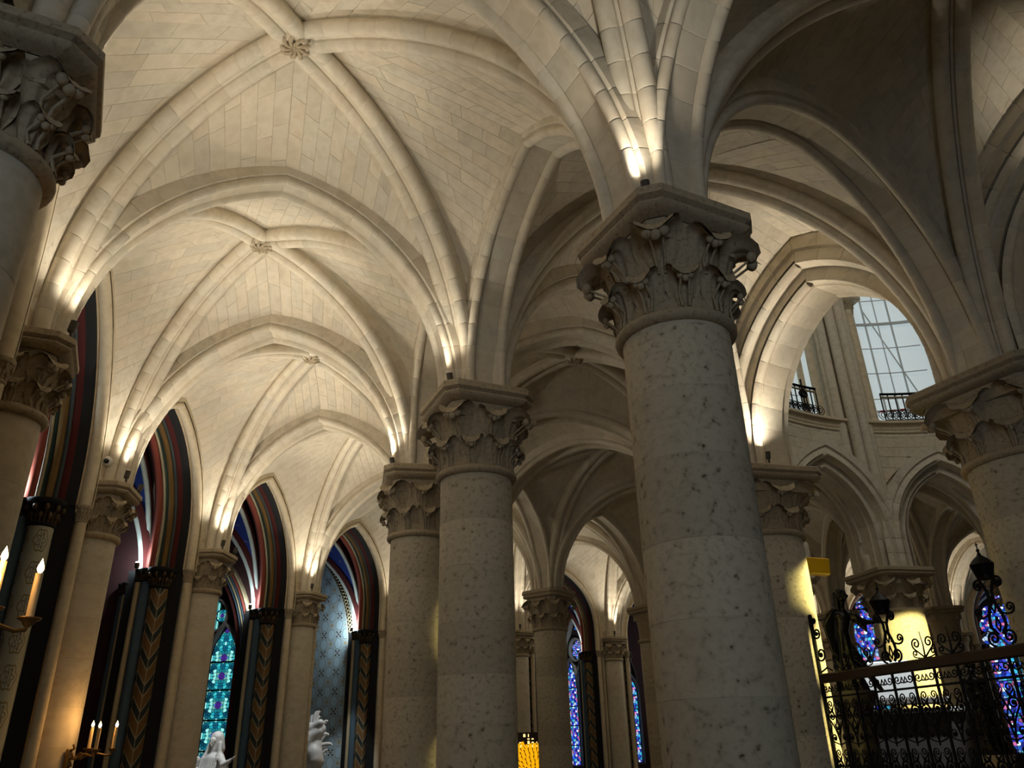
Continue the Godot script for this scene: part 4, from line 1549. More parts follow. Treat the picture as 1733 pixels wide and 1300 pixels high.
func bronze_angel() -> void:
	# standing robed figure seen from behind its right shoulder, its right arm held out
	var o := thing("bronze_statue", "dark bronze robed angel reaching one arm out to the right behind the iron screen", "statue", W(6.12, 2.48, 15.5))
	var mb := MB.new()
	var B2: Array = []
	var neck := Vector3(.10, 1.50, 0)
	B2.append_array([[Vector3(0, 1.0, 0), .125, Vector3(.05, 1.27, 0), .15], [Vector3(.05, 1.25, 0), .15, Vector3(.08, 1.40, .0), .10], [Vector3(.08, 1.42, 0), .08, neck, .06], [Vector3(-.09, 1.37, .02), .075, Vector3(.22, 1.37, -.02), .075]])
	# robe falling in folds
	B2.append([Vector3(0, 1.0, 0), .13, Vector3(-.02, .5, .0), .17])
	B2.append([Vector3(-.02, .5, 0), .17, Vector3(.0, .05, .02), .22])
	for i in 16:
		var a := TAU * i / 16 + .2 * sin(i * 3.0)
		var d := Vector3(cos(a), 0, sin(a))
		B2.append([Vector3(.01, .98, 0) + d * .10, .028, Vector3(-.02, .55, 0) + d * (.165 + .02 * sin(i * 5.0)), .032])
		B2.append([Vector3(-.02, .55, 0) + d * (.165 + .02 * sin(i * 5.0)), .03, Vector3(.02, .0, .02) + d.rotated(Vector3.UP, .25) * (.23 + .03 * sin(i * 7.0)), .035])
	# flying end of the robe to the right
	for i in 4: B2.append([Vector3(.12, .75 - .05 * i, .08), .06, Vector3(.42 + .05 * i, .16 - .05 * i, .10 - .05 * i), .04])
	# arms
	var sh := Vector3(.22, 1.36, .0); var el := Vector3(.43, 1.22, .06); var wr := Vector3(.70, 1.21, .06)
	B2.append_array([[sh, .075, el, .055], [el, .058, wr, .036], [Vector3(.29, 1.31, .02), .075, Vector3(.40, 1.16, .07), .05]])
	for i in 4: B2.append([Vector3(.30 + .05 * i, 1.36 - .04 * i, .07), .03, Vector3(.30 + .05 * i, 1.20 - .05 * i, .10), .026])
	B2.append_array([[Vector3(-.10, 1.36, .0), .07, Vector3(-.16, 1.12, -.10), .055], [Vector3(-.16, 1.12, -.10), .05, Vector3(-.06, 1.0, -.26), .045]])
	skin(mb, B2, .022, .035)
	var hb := MB.new()
	var hc := Vector3(.13, 1.69, -.01)
	skin(hb, face_bones(hc, Vector3(.86, -.1, -.5).normalized(), .27) + [[neck, .06, hc - Vector3(0, .08, 0), .06]], .009, .02)
	part("body", mb, M.bronze, o)
	part("head", hb, M.bronze, o)
	var hair := MB.new()
	for i in 60:
		var a := hash2(i, 1, 3) * TAU
		var b := hash2(i, 2, 3) * 1.9 - .45
		var d := Vector3(cos(a) * cos(b), sin(b), sin(a) * cos(b))
		if d.dot(Vector3(.86, -.1, -.5)) > .35 and d.y < .65: continue
		hair.ball(hc + d * Vector3(.118, .12, .12) + Vector3(0, .02, 0), Vector3.ONE * (.026 + .014 * hash2(i, 5, 3)), 7, 5)
	for i in 9: hair.tube(PackedVector3Array([hc + Vector3(-.09, -.02, -.08 + .02 * i), hc + Vector3(-.13, -.13, -.08 + .022 * i), hc + Vector3(-.10 - .01 * (i % 3), -.24, -.08 + .02 * i)]), .022, 6, .012)
	part("hair", hair, M.bronze, o)
	var hd := MB.new()
	hand(hd, wr, Vector3(.95, .05, -.1).normalized(), Vector3(0, 1, .2).normalized(), 1.15, .8)
	part("hand", hd, M.bronze, o)
	# folded wing at its back
	var wg := MB.new()
	for i in 7:
		var t := i / 6.0
		var p0 := Vector3(-.10 - .12 * t, 1.45 - .10 * t, .12)
		wg.tube(PackedVector3Array([p0, p0 + Vector3(-.10 - .03 * t, -.10 - .1 * t, .05), p0 + Vector3(-.13 + .06 * t, -.45 - .2 * t, .05), p0 + Vector3(-.08 + .1 * t, -.75 - .1 * t, .02)]), .042, 6, .016)
	part("wing", wg, M.bronze, o)
	var ped := thing("pedestal", "dark stone pedestal under the bronze angel with the outstretched arm", "pedestal", W(6.12, 0, 15.5))
	var pm := MB.new()
	pm.lathe([[Vector2(.42, 0), Vector2(.42, .25)], [Vector2(.42, .25), Vector2(.3, .35), Vector2(.28, 2.2)], [Vector2(.28, 2.2), Vector2(.4, 2.36), Vector2(.4, 2.48)], [Vector2(.4, 2.48), Vector2(0, 2.48)]], 20)
	part("drum", pm, M.dark_stone, ped)

func robed_figure(label: String, at: Vector3, turn: float, m: Material, h: float, called: String) -> void:
	# upright robed figure with its hands joined before it
	var o := thing(called, label, "statue", at)
	o.rotation.y = turn
	o.scale = Vector3.ONE * (h / 1.75)
	var b: Array = [[Vector3(0, .9, 0), .16, Vector3(0, 1.28, 0), .17], [Vector3(-.15, 1.36, 0), .085, Vector3(.15, 1.36, 0), .085], [Vector3(0, 1.36, 0), .08, Vector3(0, 1.5, .0), .055], [Vector3(0, .9, 0), .17, Vector3(0, .1, 0), .26]]
	for i in 13:
		var a := TAU * i / 13
		var d := Vector3(cos(a), 0, sin(a))
		b.append([Vector3(0, .95, 0) + d * .13, .03, Vector3(.03, .02, 0) + d * .27, .035])
	for sd in [-1.0, 1.0]:
		b.append([Vector3(sd * .2, 1.34, 0), .08, Vector3(sd * .25, 1.05, .06), .065])
		b.append([Vector3(sd * .25, 1.05, .06), .06, Vector3(sd * .05, 1.12, .24), .04])
	var mb := MB.new()
	skin(mb, b, .028, .035)
	part("body", mb, m, o)
	var hb := MB.new()
	skin(hb, face_bones(Vector3(0, 1.63, .02), Vector3(0, -.1, 1).normalized(), .24), .012, .018)
	part("head", hb, m, o)
	var hr := MB.new()
	for i in 34:
		var a := hash2(i, 1, 8) * TAU
		var e := hash2(i, 2, 8) * 1.8 - .4
		var d := Vector3(cos(a) * cos(e), sin(e), sin(a) * cos(e))
		if d.z > .45 and d.y < .6: continue
		hr.ball(Vector3(0, 1.65, 0) + d * .105, Vector3.ONE * .03, 6, 4)
	part("hair", hr, m, o)
	var hn := MB.new()
	for sd in [-1.0, 1.0]:
		hand(hn, Vector3(sd * .05, 1.12, .24), Vector3(-sd * .25, .75, .35).normalized(), Vector3(sd, .2, 0).normalized(), 1.0, .3)
	part("hands", hn, m, o)

func pieta() -> void:
	var o := thing("marble_statue", "white marble veiled woman with open arms before the teal window", "statue", W(-7.12, .66, 19.9))
	o.rotation.y = deg_to_rad(-20)
	var b: Array = [[Vector3(0, .55, 0), .22, Vector3(0, .95, 0), .18], [Vector3(-.17, 1.02, 0), .10, Vector3(.17, 1.02, 0), .10], [Vector3(0, 1.0, 0), .10, Vector3(0, 1.18, .02), .07], [Vector3(0, .55, 0), .26, Vector3(0, .05, .1), .38], [Vector3(.2, 1.0, 0), .10, Vector3(.40, .86, .1), .075], [Vector3(.40, .86, .1), .065, Vector3(.62, .93, .18), .045], [Vector3(-.2, 1.0, 0), .10, Vector3(-.36, .72, .12), .08], [Vector3(-.36, .72, .12), .07, Vector3(-.52, .62, .3), .045]]
	for i in 9: b.append([Vector3(-.2 + .05 * i, 1.0, .12), .02, Vector3(-.28 + .07 * i, .45, .25), .035])
	for i in 4: b.append([Vector3(.30 + .06 * i, .95 - .02 * i, .1), .035, Vector3(.36 + .07 * i, .66 - .02 * i, .08), .02])
	# veil
	b.append_array([[Vector3(0, 1.42, -.07), .155, Vector3(0, 1.2, -.1), .18], [Vector3(-.14, 1.3, -.02), .05, Vector3(-.2, 1.0, .03), .06], [Vector3(.14, 1.3, -.02), .05, Vector3(.2, 1.0, .03), .06]])
	var mb := MB.new()
	skin(mb, b, .02, .035)
	part("body", mb, M.marble, o)
	var hb := MB.new()
	skin(hb, face_bones(Vector3(0, 1.34, .05), Vector3(.1, -.15, 1).normalized(), .24), .010, .018)
	part("head", hb, M.marble, o)
	var hd := MB.new()
	hand(hd, Vector3(.62, .93, .18), Vector3(.8, .5, .2).normalized(), Vector3(-.4, .8, .3).normalized(), 1.05, .2)
	hand(hd, Vector3(-.52, .62, .3), Vector3(-.6, .2, .7).normalized(), Vector3(0, 1, 0), 1.05, .5)
	part("hands", hd, M.marble, o)
	# head of the reclining figure on her lap
	var r := thing("marble_figure", "white marble reclining figure, only its head showing beside the veiled woman", "statue", W(-7.44, 1.05, 19.75))
	var rb := MB.new()
	skin(rb, face_bones(Vector3(0, .55, 0), Vector3(.6, .6, .4).normalized(), .24) + [[Vector3(-.05, .45, -.05), .08, Vector3(.0, .2, .1), .2], [Vector3(0, .2, .1), .2, Vector3(.5, 0, .3), .2]], .016, .03)
	part("body", rb, M.marble, r)
	var ped := thing("altar", "dark altar block carrying the white marble group", "altar", W(-7.2, 0, 19.85))
	var pm := MB.new()
	pm.box(Transform3D(Basis.IDENTITY, Vector3(0, .275, 0)), 1.5, .55, 1.0, .03)
	part("block", pm, M.dark_stone, ped)

func marble_glory(at: Vector3) -> void:
	# swirling marble drapery and feathers of a tomb group against the patterned panel
	var o := thing("marble_group", "pale marble group of swirling wings and drapery before the patterned panel", "statue", at)
	var b: Array = []
	for i in 15:
		var t := i / 14.0
		b.append([Vector3(-.35 + .5 * hash2(i, 1, 2), .2 + 1.1 * t, .3 * hash2(i, 3, 2)), .26 * (1 - .5 * t), Vector3(-.2 + .45 * hash2(i, 4, 2), .35 + 1.15 * t, .3 * hash2(i, 6, 2)), .2 * (1 - .5 * t)])
	var mb := MB.new()
	skin(mb, b, .045, .08)
	part("mass", mb, M.marble, o)
	for i in 26:
		var a := -1.0 + 2.4 * hash2(i, 7, 2)
		var p0 := Vector3(-.1 + .3 * hash2(i, 8, 2), .3 + 1.1 * hash2(i, 9, 2), .18)
		var d := Vector3(sin(a), cos(a), 0)
		var e := d.rotated(Vector3.FORWARD, .9)
		var fm := MB.new()
		fm.tube(PackedVector3Array([p0 - d * .05, p0 + d * .12, p0 + d * .22 + e * .05, p0 + d * .27 + e * .12, p0 + d * .25 + e * .19]), .075, 7, .03, true)
		part("feather", fm, M.marble, o)
	var sl := MB.new()
	sl.box(Transform3D(Basis.IDENTITY, Vector3(-.45, .9, .0)), .22, 2.6, .3, .02)
	part("stele", sl, M.marble, o)

# ---------- sconces, altar things, camera ----------
func flame_light(o: Node3D, at: Vector3, e: float) -> void:
	var l := OmniLight3D.new()
	l.name = "flame_light"
	l.light_color = Color(1, .74, .42)
	l.light_energy = e
	l.omni_range = 30
	l.light_size = .03
	l.shadow_enabled = true
	l.position = at
	o.add_child(l, true)

func candle(label: String, at: Vector3, h: float, r: float, e: float, group: String) -> void:
	var o := thing("candle", label, "candle", at, group)
	var mb := MB.new()
	mb.lathe([[Vector2(0, 0), Vector2(r, 0)], [Vector2(r, 0), Vector2(r, h * .5), Vector2(r * .97, h)], [Vector2(r * .97, h), Vector2(.0, h - .002)]], 14)
	part("wax", mb, M.wax, o)
	var fl := MB.new()
	fl.lathe([[Vector2(.0, h + .0), Vector2(r * .5, h + .008), Vector2(r * .85, h + .028), Vector2(r * .7, h + .05), Vector2(r * .3, h + .075), Vector2(.0, h + .095)]], 12)
	part("flame_bulb", fl, M.flame, o)
	flame_light(o, Vector3(0, h + .13, 0), e)

func sconce(label: String, back: Vector3, spots: Array, s: float, who: String, e: float) -> void:
	# wall plate, curving arms and drip pans; the candles stand in the pans
	var o := thing("sconce", label, "sconce", back)
	var plate := MB.new()
	plate.box(Transform3D(Basis.IDENTITY, Vector3(0, 0, 0)), .05 * s, .26 * s, .10 * s, .015)
	for k in 3: plate.tube(PackedVector3Array([Vector3(.02, (.1 - .1 * k) * s, 0), Vector3(.07 * s, (.13 - .1 * k) * s, .02), Vector3(.05 * s, (.18 - .1 * k) * s, .02)]), .014 * s, 6)
	part("back_plate", plate, M.gilt, o)
	for i in spots.size():
		var p: Vector3 = spots[i] - back
		var arm := MB.new()
		arm.tube(PackedVector3Array([Vector3(.02, 0, 0), p * .30 + Vector3(0, -.02 * s, 0), p * .62 + Vector3(0, .0, 0), Vector3(p.x * .88, p.y - .075 * s, p.z * .88), Vector3(p.x * .985, p.y - .06 * s, p.z * .985), p + Vector3(0, -.03 * s, 0)]), .013 * s, 8)
		arm.ball(p * .3 + Vector3(0, -.02 * s, 0), Vector3.ONE * .026 * s, 8, 5)
		part("arm", arm, M.gilt, o)
		var pan := MB.new()
		pan.lathe([[Vector2(.012 * s, -.045 * s), Vector2(.03 * s, -.03 * s), Vector2(.034 * s, -.015 * s), Vector2(.062 * s, 0), Vector2(.066 * s, .008 * s), Vector2(.05 * s, .006 * s), Vector2(.0, .002)]], 18)
		part("drip_pan", pan, M.gilt, o).position = p
	for i in spots.size():
		candle(["left", "middle", "right"][i] + " candle of the lit sconce " + who, spots[i] + Vector3.UP * .004, .26 * s, .022 * s, e, "sconce candles")

func fitting_materials() -> void:
	mat("gilt", Color(.55, .44, .26), .4, .7)
	mat("gilt_rail", Color(.26, .20, .11), .5, .5)
	mat("gilt_pale", Color(.70, .64, .50), .5, .3)
	mat("wax", Color(.86, .76, .56), .5)
	var f := mat("flame", Color(1, .9, .7), .5)
	f.emission_enabled = true; f.emission = Color(1, .86, .62); f.emission_energy_multiplier = 14
	mat("bronze", Color(.12, .115, .10), .35, .75)
	mat("marble", Color(.84, .84, .83), .45)
	mat("dark_stone", Color(.16, .14, .12), .6)
	mat("pole_grey", Color(.80, .82, .83), .8)
	mat("tape_red", Color(.75, .08, .10), .6)
	mat("tape_white", Color(.88, .87, .86), .6)
	var s := mat("sheet_glow", Color(.72, .75, .76), .8)
	s.emission_enabled = true; s.emission = Color(.86, .92, .93); s.emission_energy_multiplier = .42  # the glow stands in for daylight coming through the sheet
	var g := mat("cross_gold", Color(.95, .74, .08), .35, .3)
	mat("cabinet_wood", Color(.16, .08, .04), .6)
	var y := mat("lamp_gold_scale", Color(.95, .72, .1), .4)
	y.emission_enabled = true; y.emission = Color(1, .72, .06); y.emission_energy_multiplier = .75
	var sl := mat("lamp_slot", Color(1, .9, .6), .4)
	sl.emission_enabled = true; sl.emission = Color(1, .88, .55); sl.emission_energy_multiplier = 1.6
	mat("white_cloth", Color(.86, .87, .86), .8)
	mat("camera_white", Color(.82, .81, .78), .4)
	mat("camera_glass", Color(.02, .02, .025), .08)

func fittings() -> void:
	sconce("gilded wall sconce with candles at the left edge of the picture", W(-3.24, 2.30, 4.26), [W(-2.99, 2.41, 4.9), W(-3.12, 2.45, 4.72), W(-3.09, 2.30, 4.66)], 1.05, "at the left edge, nearest to the camera", .05)
	sconce("small gilded bracket with three lit candles on the outer pier", W(-6.85, 1.67, 13.0), [W(-6.56, 1.81, 13.0), W(-6.38, 1.79, 12.86), W(-6.20, 1.80, 13.02)], 1.15, "low on the outer pier", .09)
	var cam := thing("security_camera", "small white dome camera on the stone above the outer pier capital", "camera", W(-7.03, 6.33, 12.7))
	var cb := MB.new()
	cb.ball(Vector3.ZERO, Vector3.ONE * .085, 16, 10)
	part("housing", cb, M.camera_white, cam)
	var eye := MB.new()
	eye.ball(Vector3(.02, -.02, .06), Vector3.ONE * .045, 12, 8)
	part("camera_lens", eye, M.camera_glass, cam)
	var st := MB.new()
	st.tube(PackedVector3Array([Vector3(0, 0, 0), Vector3(-.25, .1, -.3)]), .025, 6)
	part("bracket", st, M.camera_white, cam)
	# gilded cross whose arm shows past the choir column
	var cr := thing("gilded_cross", "plain gilded cross, one arm showing past the bright choir column", "cross", W(5.72, 0, 17.5))
	var cm := MB.new()
	cm.box(Transform3D(Basis.IDENTITY, Vector3(0, 3.6, 0)), .36, 6.4, .22, .02)
	part("upright", cm, M.cross_gold, cr)
	var am := MB.new()
	am.box(Transform3D(Basis(Vector3.FORWARD, .10), Vector3(0, 5.28, 0)), 2.4, .36, .24, .02)
	part("arm", am, M.cross_gold, cr)
	var ft := MB.new()
	ft.box(Transform3D(Basis.IDENTITY, Vector3(0, .2, 0)), 1.0, .4, .8, .03)
	part("foot", ft, M.dark_stone, cr)
	bronze_angel()
	robed_figure("second bronze angel beyond the iron screen, before the far choir pier", W(9.2, 1.35, 17.0), deg_to_rad(20), M.bronze, 1.75, "bronze_statue")
	robed_figure("bronze figure half hidden behind the bright choir column", W(5.55, 2.55, 16.2), deg_to_rad(60), M.bronze, 1.7, "bronze_statue")
	for q in [[9.2, 17.0, 1.35, "under the second bronze angel"], [5.55, 16.2, 2.55, "under the half hidden bronze figure"]]:
		var ped := thing("pedestal", "stone pedestal " + q[3], "pedestal", W(q[0], 0, q[1]))
		var pm := MB.new()
		pm.lathe([[Vector2(.4, 0), Vector2(.4, .2)], [Vector2(.4, .2), Vector2(.29, .3), Vector2(.28, q[2] - .25)], [Vector2(.28, q[2] - .25), Vector2(.38, q[2] - .12), Vector2(.38, q[2])], [Vector2(.38, q[2]), Vector2(0, q[2])]], 20)
		part("drum", pm, M.pale_stone if q[2] < 2 else M.dark_stone, ped)
	pieta()
	marble_glory(W(-6.25, 1.15, 25.9))
	# white draped altar behind the screen
	var al := thing("altar", "white draped high altar block behind the iron screen", "altar", W(8.0, 0, 17.6))
	var at := Basis(Vector3.UP, -.3)
	for e in [["block", Vector3(0, 1.07, 0), Vector3(2.4, 2.14, .9), M.dark_stone], ["altar_cloth", Vector3(-.1, 2.19, 0), Vector3(2.2, .09, 1.0), M.white_cloth], ["white_retable", Vector3(-.42, 2.78, .45), Vector3(1.2, .72, .2), M.white_cloth], ["stone_shelf", Vector3(-.2, 2.36, .45), Vector3(1.9, .12, .3), M.tracery_stone], ["white_drape", Vector3(.42, 1.65, -.47), Vector3(.36, 1.0, .05), M.white_cloth]]:
		var bm := MB.new()
		bm.box(Transform3D(at, at * e[1]), e[2].x, e[2].y, e[2].z, .02)
		part(e[0], bm, e[3], al)
	var orn := MB.new()
	for k in 40:
		orn.ball(at * Vector3(-1.1 + 1.3 * hash2(k, 1, 12), .9 + 1.1 * hash2(k, 2, 12), -.47), Vector3.ONE * (.02 + .025 * hash2(k, 3, 12)), 7, 5)
	var og := part("gilt_relief", orn, M.gilt, al)
	og.set_meta("kind", "stuff")
	# golden lattice panel of the axial chapel
	var gp := thing("golden_panel", "dark cedar panel with light slots over a glowing golden scaled disc", "panel", W(.45, 0, 29.5))
	var w0 := MB.new()
	w0.box(Transform3D(Basis.IDENTITY, Vector3(0, 1.12, 0)), 2.0, 2.24, .1, .01)
	part("board", w0, M.cabinet_wood, gp)
	var rng := RandomNumberGenerator.new(); rng.seed = 9
	for j in 4:
		for i in 14:
			if rng.randf() < .35: continue
			var sm := MB.new()
			sm.box(Transform3D(Basis.IDENTITY, Vector3(-.9 + i * .14, 2.14 - j * .11, .055)), .07 if rng.randf() < .7 else .03, .035 if rng.randf() < .7 else .09, .02, .003)
			part("lamp_slot", sm, M.lamp_slot, gp)
	for ring in 9:
		var r := .16 + ring * .125
		var n := int(TAU * r / .14)
		for i in n:
			var a := TAU * (i + .5 * (ring % 2)) / n
			var p := Vector3(cos(a) * r, .80 + sin(a) * r, .07)
			if p.y > 1.92 or absf(p.x) > .95 or p.y < .3: continue
			var sm := MB.new()
			sm.box(Transform3D(Basis(Vector3.BACK, a) * Basis(Vector3.UP, -.25), p), .125, .115, .02, .006)
			part("lamp_scale", sm, M.lamp_gold_scale, gp)

func camera_and_light() -> void:
	var cam := Camera3D.new()
	cam.name = "camera"
	cam.transform = Transform3D(Basis(Vector3(.99966, -.02343, -.01107), Vector3(.02592, .90380, .42717), Vector3(0, -.42731, .90410)).orthonormalized(), Vector3(0, EYE, 0))
	cam.fov = 52.361
	cam.near = .05; cam.far = 200
	add_child(cam)
	var we := WorldEnvironment.new()
	we.name = "world_environment"
	var e := Environment.new()
	e.background_mode = Environment.BG_COLOR
	e.background_color = Color(.30, .33, .38)
	e.background_energy_multiplier = .05
	e.tonemap_mode = Environment.TONE_MAPPER_LINEAR
	e.tonemap_exposure = 1.14
	e.sdfgi_enabled = true; e.ssao_enabled = true; e.ssil_enabled = true
	we.environment = e
	add_child(we)
	# out of view: lights placed behind the camera for the columns, above for the choir
	area("unseen_nave_light", W(1, 4.5, -9), W(1, 4, 5), 8, 6, Color(.90, .95, 1.0), 24.0)
	area("unseen_choir_light", W(11.5, 19.5, 14), W(11.0, 5, 20), 9, 9, Color(1.0, .97, .91), 42.0)

func area(called: String, at: Vector3, to: Vector3, sx: float, sy: float, c: Color, energy: float) -> void:
	var l := AreaLight3D.new()
	l.name = called
	l.area_size = Vector2(sx, sy)
	l.light_color = c
	l.light_energy = energy
	l.area_range = 60
	l.shadow_enabled = true
	add_child(l)
	l.look_at_from_position(at, to, Vector3.UP if absf((to - at).normalized().y) < .95 else Vector3.RIGHT)

const WARM := Color(1.0, .955, .88)
func uplight(label: String, k: String, toward: Vector3, energy: float, c := WARM, spread := 50.0, dist := .62) -> void:
	var b := P(k)
	var d := Vector3(toward.x - b.x, 0, toward.z - b.z).normalized()
	var o := thing("uplight", label, "lamp", b + d * dist, "small spotlights on the capitals")
	var aim := (toward - (b + d * dist)).normalized()
	var can := MB.new()
	can.lathe([[Vector2(.0, 0), Vector2(.02, .003), Vector2(.036, .014), Vector2(.043, .03)], [Vector2(.043, .03), Vector2(.045, .15)], [Vector2(.045, .15), Vector2(.034, .15), Vector2(.034, .138)]], 16)
	var body := part("housing", can, M.lamp_housing, o)
	var q := Basis(Quaternion(Vector3.UP, Vector3.UP.lerp(aim, .4).normalized()))
	body.transform = Transform3D(q, Vector3.UP * .07 - d * .02)
	var lens := MB.new()
	lens.lathe([[Vector2(0, .14), Vector2(.034, .14)]], 16)
	part("lamp_lens", lens, M.lamp_glow, o).transform = body.transform
	var br := MB.new()
	br.box(Transform3D(Basis.IDENTITY, Vector3(0, .04, 0)), .03, .08, .03, .004)
	part("bracket", br, M.lamp_housing, o)
	var far := k[0] == "L" and int(k.substr(1)) > 5
	for beam in [1] if k == "C0" else [0] if far else [0, 1]:
		_beam(o, c, energy * (1.0 if far else .50 if beam == 0 else .62), 60.0 if far else 80.0 if beam == 0 else 26.0, aim, body.transform * Vector3(0, .2, 0))

func _beam(o: Node3D, c: Color, energy: float, spread: float, aim: Vector3, p: Vector3) -> void:
	var l := SpotLight3D.new()
	l.name = "uplight_beam"
	l.light_color = c
	l.light_energy = energy
	l.spot_range = 40
	l.spot_angle = spread
	l.spot_angle_attenuation = 1.0
	l.light_size = .05
	l.shadow_enabled = true
	o.add_child(l, true)
	l.transform = Transform3D(Basis.looking_at(aim, Vector3.RIGHT), p)

const WHO := ["nearest the top-left pier", "beyond the left-edge pier", "of the low triple sconce", "of the teal window", "of the patterned panel", "hidden by the shadowed column", "behind the far round column", "right of the far column", "hidden by the big shaft", "of the left rose window", "of the right rose window"]
const COL_LABEL := {"R1": "massive round limestone column nearest the camera with a leafy capital", "R2": "tall round limestone column in the middle of the picture with a square abacus", "R3": "round column with a dark leafy capital just left behind the middle column",
	"R6": "far round column with a leafy capital, seen between the two biggest columns", "C1": "dark choir column at the right edge, cut by the frame", "C2": "choir column right of the biggest one, its right side lit bright yellow", "C5": "stout apse column with a yellow lit shaft behind the iron screen",
	"L0": "dark outer column at the top left corner, only its capital and shaft top showing", "L1": "outer column with a polygonal abacus at the left edge", "L2": "pale round outer pier under the white dome camera"}
var B := {}
func _ready() -> void:
	camera_and_light()
	make_materials()
	paint_materials()
	make_profiles()
	plan()
	mat("mortar", Color(.72, .66, .56), .95)
	var g := mat("lamp_glow", Color(1, 1, 1), .4)
	g.emission_enabled = true; g.emission = Color(1, .85, .62); g.emission_energy_multiplier = 8
	mat("lamp_housing", Color(.27, .25, .21), .6)
	var g2 := mat("lamp_glow_cool", Color(1, 1, 1), .4)
	g2.emission_enabled = true; g2.emission = Color(.92, .97, 1.0); g2.emission_energy_multiplier = 10
	edges_and_vaults()
	columns()
	lamps()
	choir_lamps()
	fitting_materials()
	shell()
	apse()
	grille()
	fittings()

func mean(ks: Array, y: float) -> Vector3:
	var s := Vector3.ZERO
	for k: String in ks: s += P(k)
	s /= ks.size()
	return Vector3(s.x, y, s.z)

func edges_and_vaults() -> void:
	for q in [["L-1", "R0"], ["L0", "R1"], ["L1", "R2"], ["L2", "R3"], ["L3", "R4"], ["L4", "R5"], ["L5", "R6"], ["L6", "R7"], ["L7", "R8"], ["L8", "R9"], ["L9", "R10"], ["L10", "R11"], ["L11", "R12"]]:
		set_edge(q[0], q[1], 9.12)
	for i in 12: set_edge("R%d" % i, "R%d" % (i + 1), 9.2)
	for q in [["L-1", "L0"], ["L0", "L1"], ["L1", "L2"], ["L2", "L3"], ["L3", "L4"], ["L4", "L5"], ["L5", "L6"], ["L6", "L7"], ["L7", "L8"], ["L8", "L9"], ["L9", "L10"], ["L10", "L11"]]:
		set_edge(q[0], q[1], 8.6, .25)
	for i in 7: set_edge("C%d" % i, "C%d" % (i + 1), 9.25, .9)
	for q in [["R0", "C0"], ["R1", "C1"], ["R2", "C2"], ["R3", "C2"], ["R4", "C3"], ["R5", "C3"], ["R6", "C4"], ["R7", "C4"], ["R8", "C5"], ["R9", "C5"], ["R10", "C6"], ["R11", "C6"], ["R12", "C7"]]:
		set_edge(q[0], q[1], 9.3)
	var web := [M.limestone_0, M.limestone_1, M.limestone_2, M.limestone_3, M.limestone_4]
	var rb := [M.limestone_0, M.limestone_1, M.limestone_3, M.limestone_4]
	B = {"O0": [["L-1", "L0", "R1", "R0"], W(.2, 9.9, 3.2), 0], "O1": [["L0", "L1", "R2", "R1"], W(-2.69, 9.9, 7.21), 0], "O2": [["L1", "L2", "R3", "R2"], W(-4.42, 9.9, 11.53), 0], "O3": [["L2", "L3", "R4", "R3"], W(-4.6, 9.9, 15.95), 0],
		"I0": [["R0", "R1", "C1", "C0"], W(5.5, 10.0, 6.5), 0], "I1": [["R1", "R2", "C2", "C1"], W(2.8, 10.0, 10.2), 0]}
	var q := [["O4", ["L3", "L4", "R5", "R4"]], ["O5", ["L4", "L5", "R6", "R5"]], ["O6", ["L5", "L6", "R7", "R6"]], ["O7", ["L6", "L7", "R8", "R7"]], ["O8", ["L7", "L8", "R9", "R8"]], ["O9", ["L8", "L9", "R10", "R9"]], ["O10", ["L9", "L10", "R11", "R10"]], ["O11", ["L10", "L11", "R12", "R11"]], ["T5", ["R10", "R11", "C6"]], ["I6", ["R11", "R12", "C7", "C6"]],
		["T1", ["R2", "R3", "C2"]], ["I2", ["R3", "R4", "C3", "C2"]], ["T2", ["R4", "R5", "C3"]], ["I3", ["R5", "R6", "C4", "C3"]], ["T3", ["R6", "R7", "C4"]], ["I4", ["R7", "R8", "C5", "C4"]], ["T4", ["R8", "R9", "C5"]], ["I5", ["R9", "R10", "C6", "C5"]]]
	for b in q:
		B[b[0]] = [b[1], mean(b[1], 9.9 if b[1].size() == 4 else 9.7), 1]
	for k: String in B:
		var b = B[k]
		bay(b[0], b[1], b[2], bay_nick(k), web)
		if b[0].size() == 4:
			for c: String in b[0]: rib("double-roll rib from the %s to the %s keystone" % [NICK[c], bay_nick(k)], c, b[1], rb, b[2] > 0)
	for k: String in APEX:
		var ab := k.split("|")
		var far: bool = P(ab[0]).distance_to(Vector3.ZERO) > 18.0
		if k.count("C") == 2:
			var o := thing("arch", "stepped choir arch from %s to %s" % [NICK[ab[0]], NICK[ab[1]]], "arch", Vector3.ZERO, "stepped arches of the choir arcade")
			half_arch(o, side_arc(ab[0], ab[1]), PROF.choir, rb, 0, 1, .42, far)
			half_arch(o, side_arc(ab[1], ab[0]), PROF.choir, rb, 0, 1, .42, far)
		elif k.count("L") < 2:
			band_arch("roll-edged limestone arch from %s to %s" % [NICK[ab[0]], NICK[ab[1]]], ab[0], ab[1], rb, far)

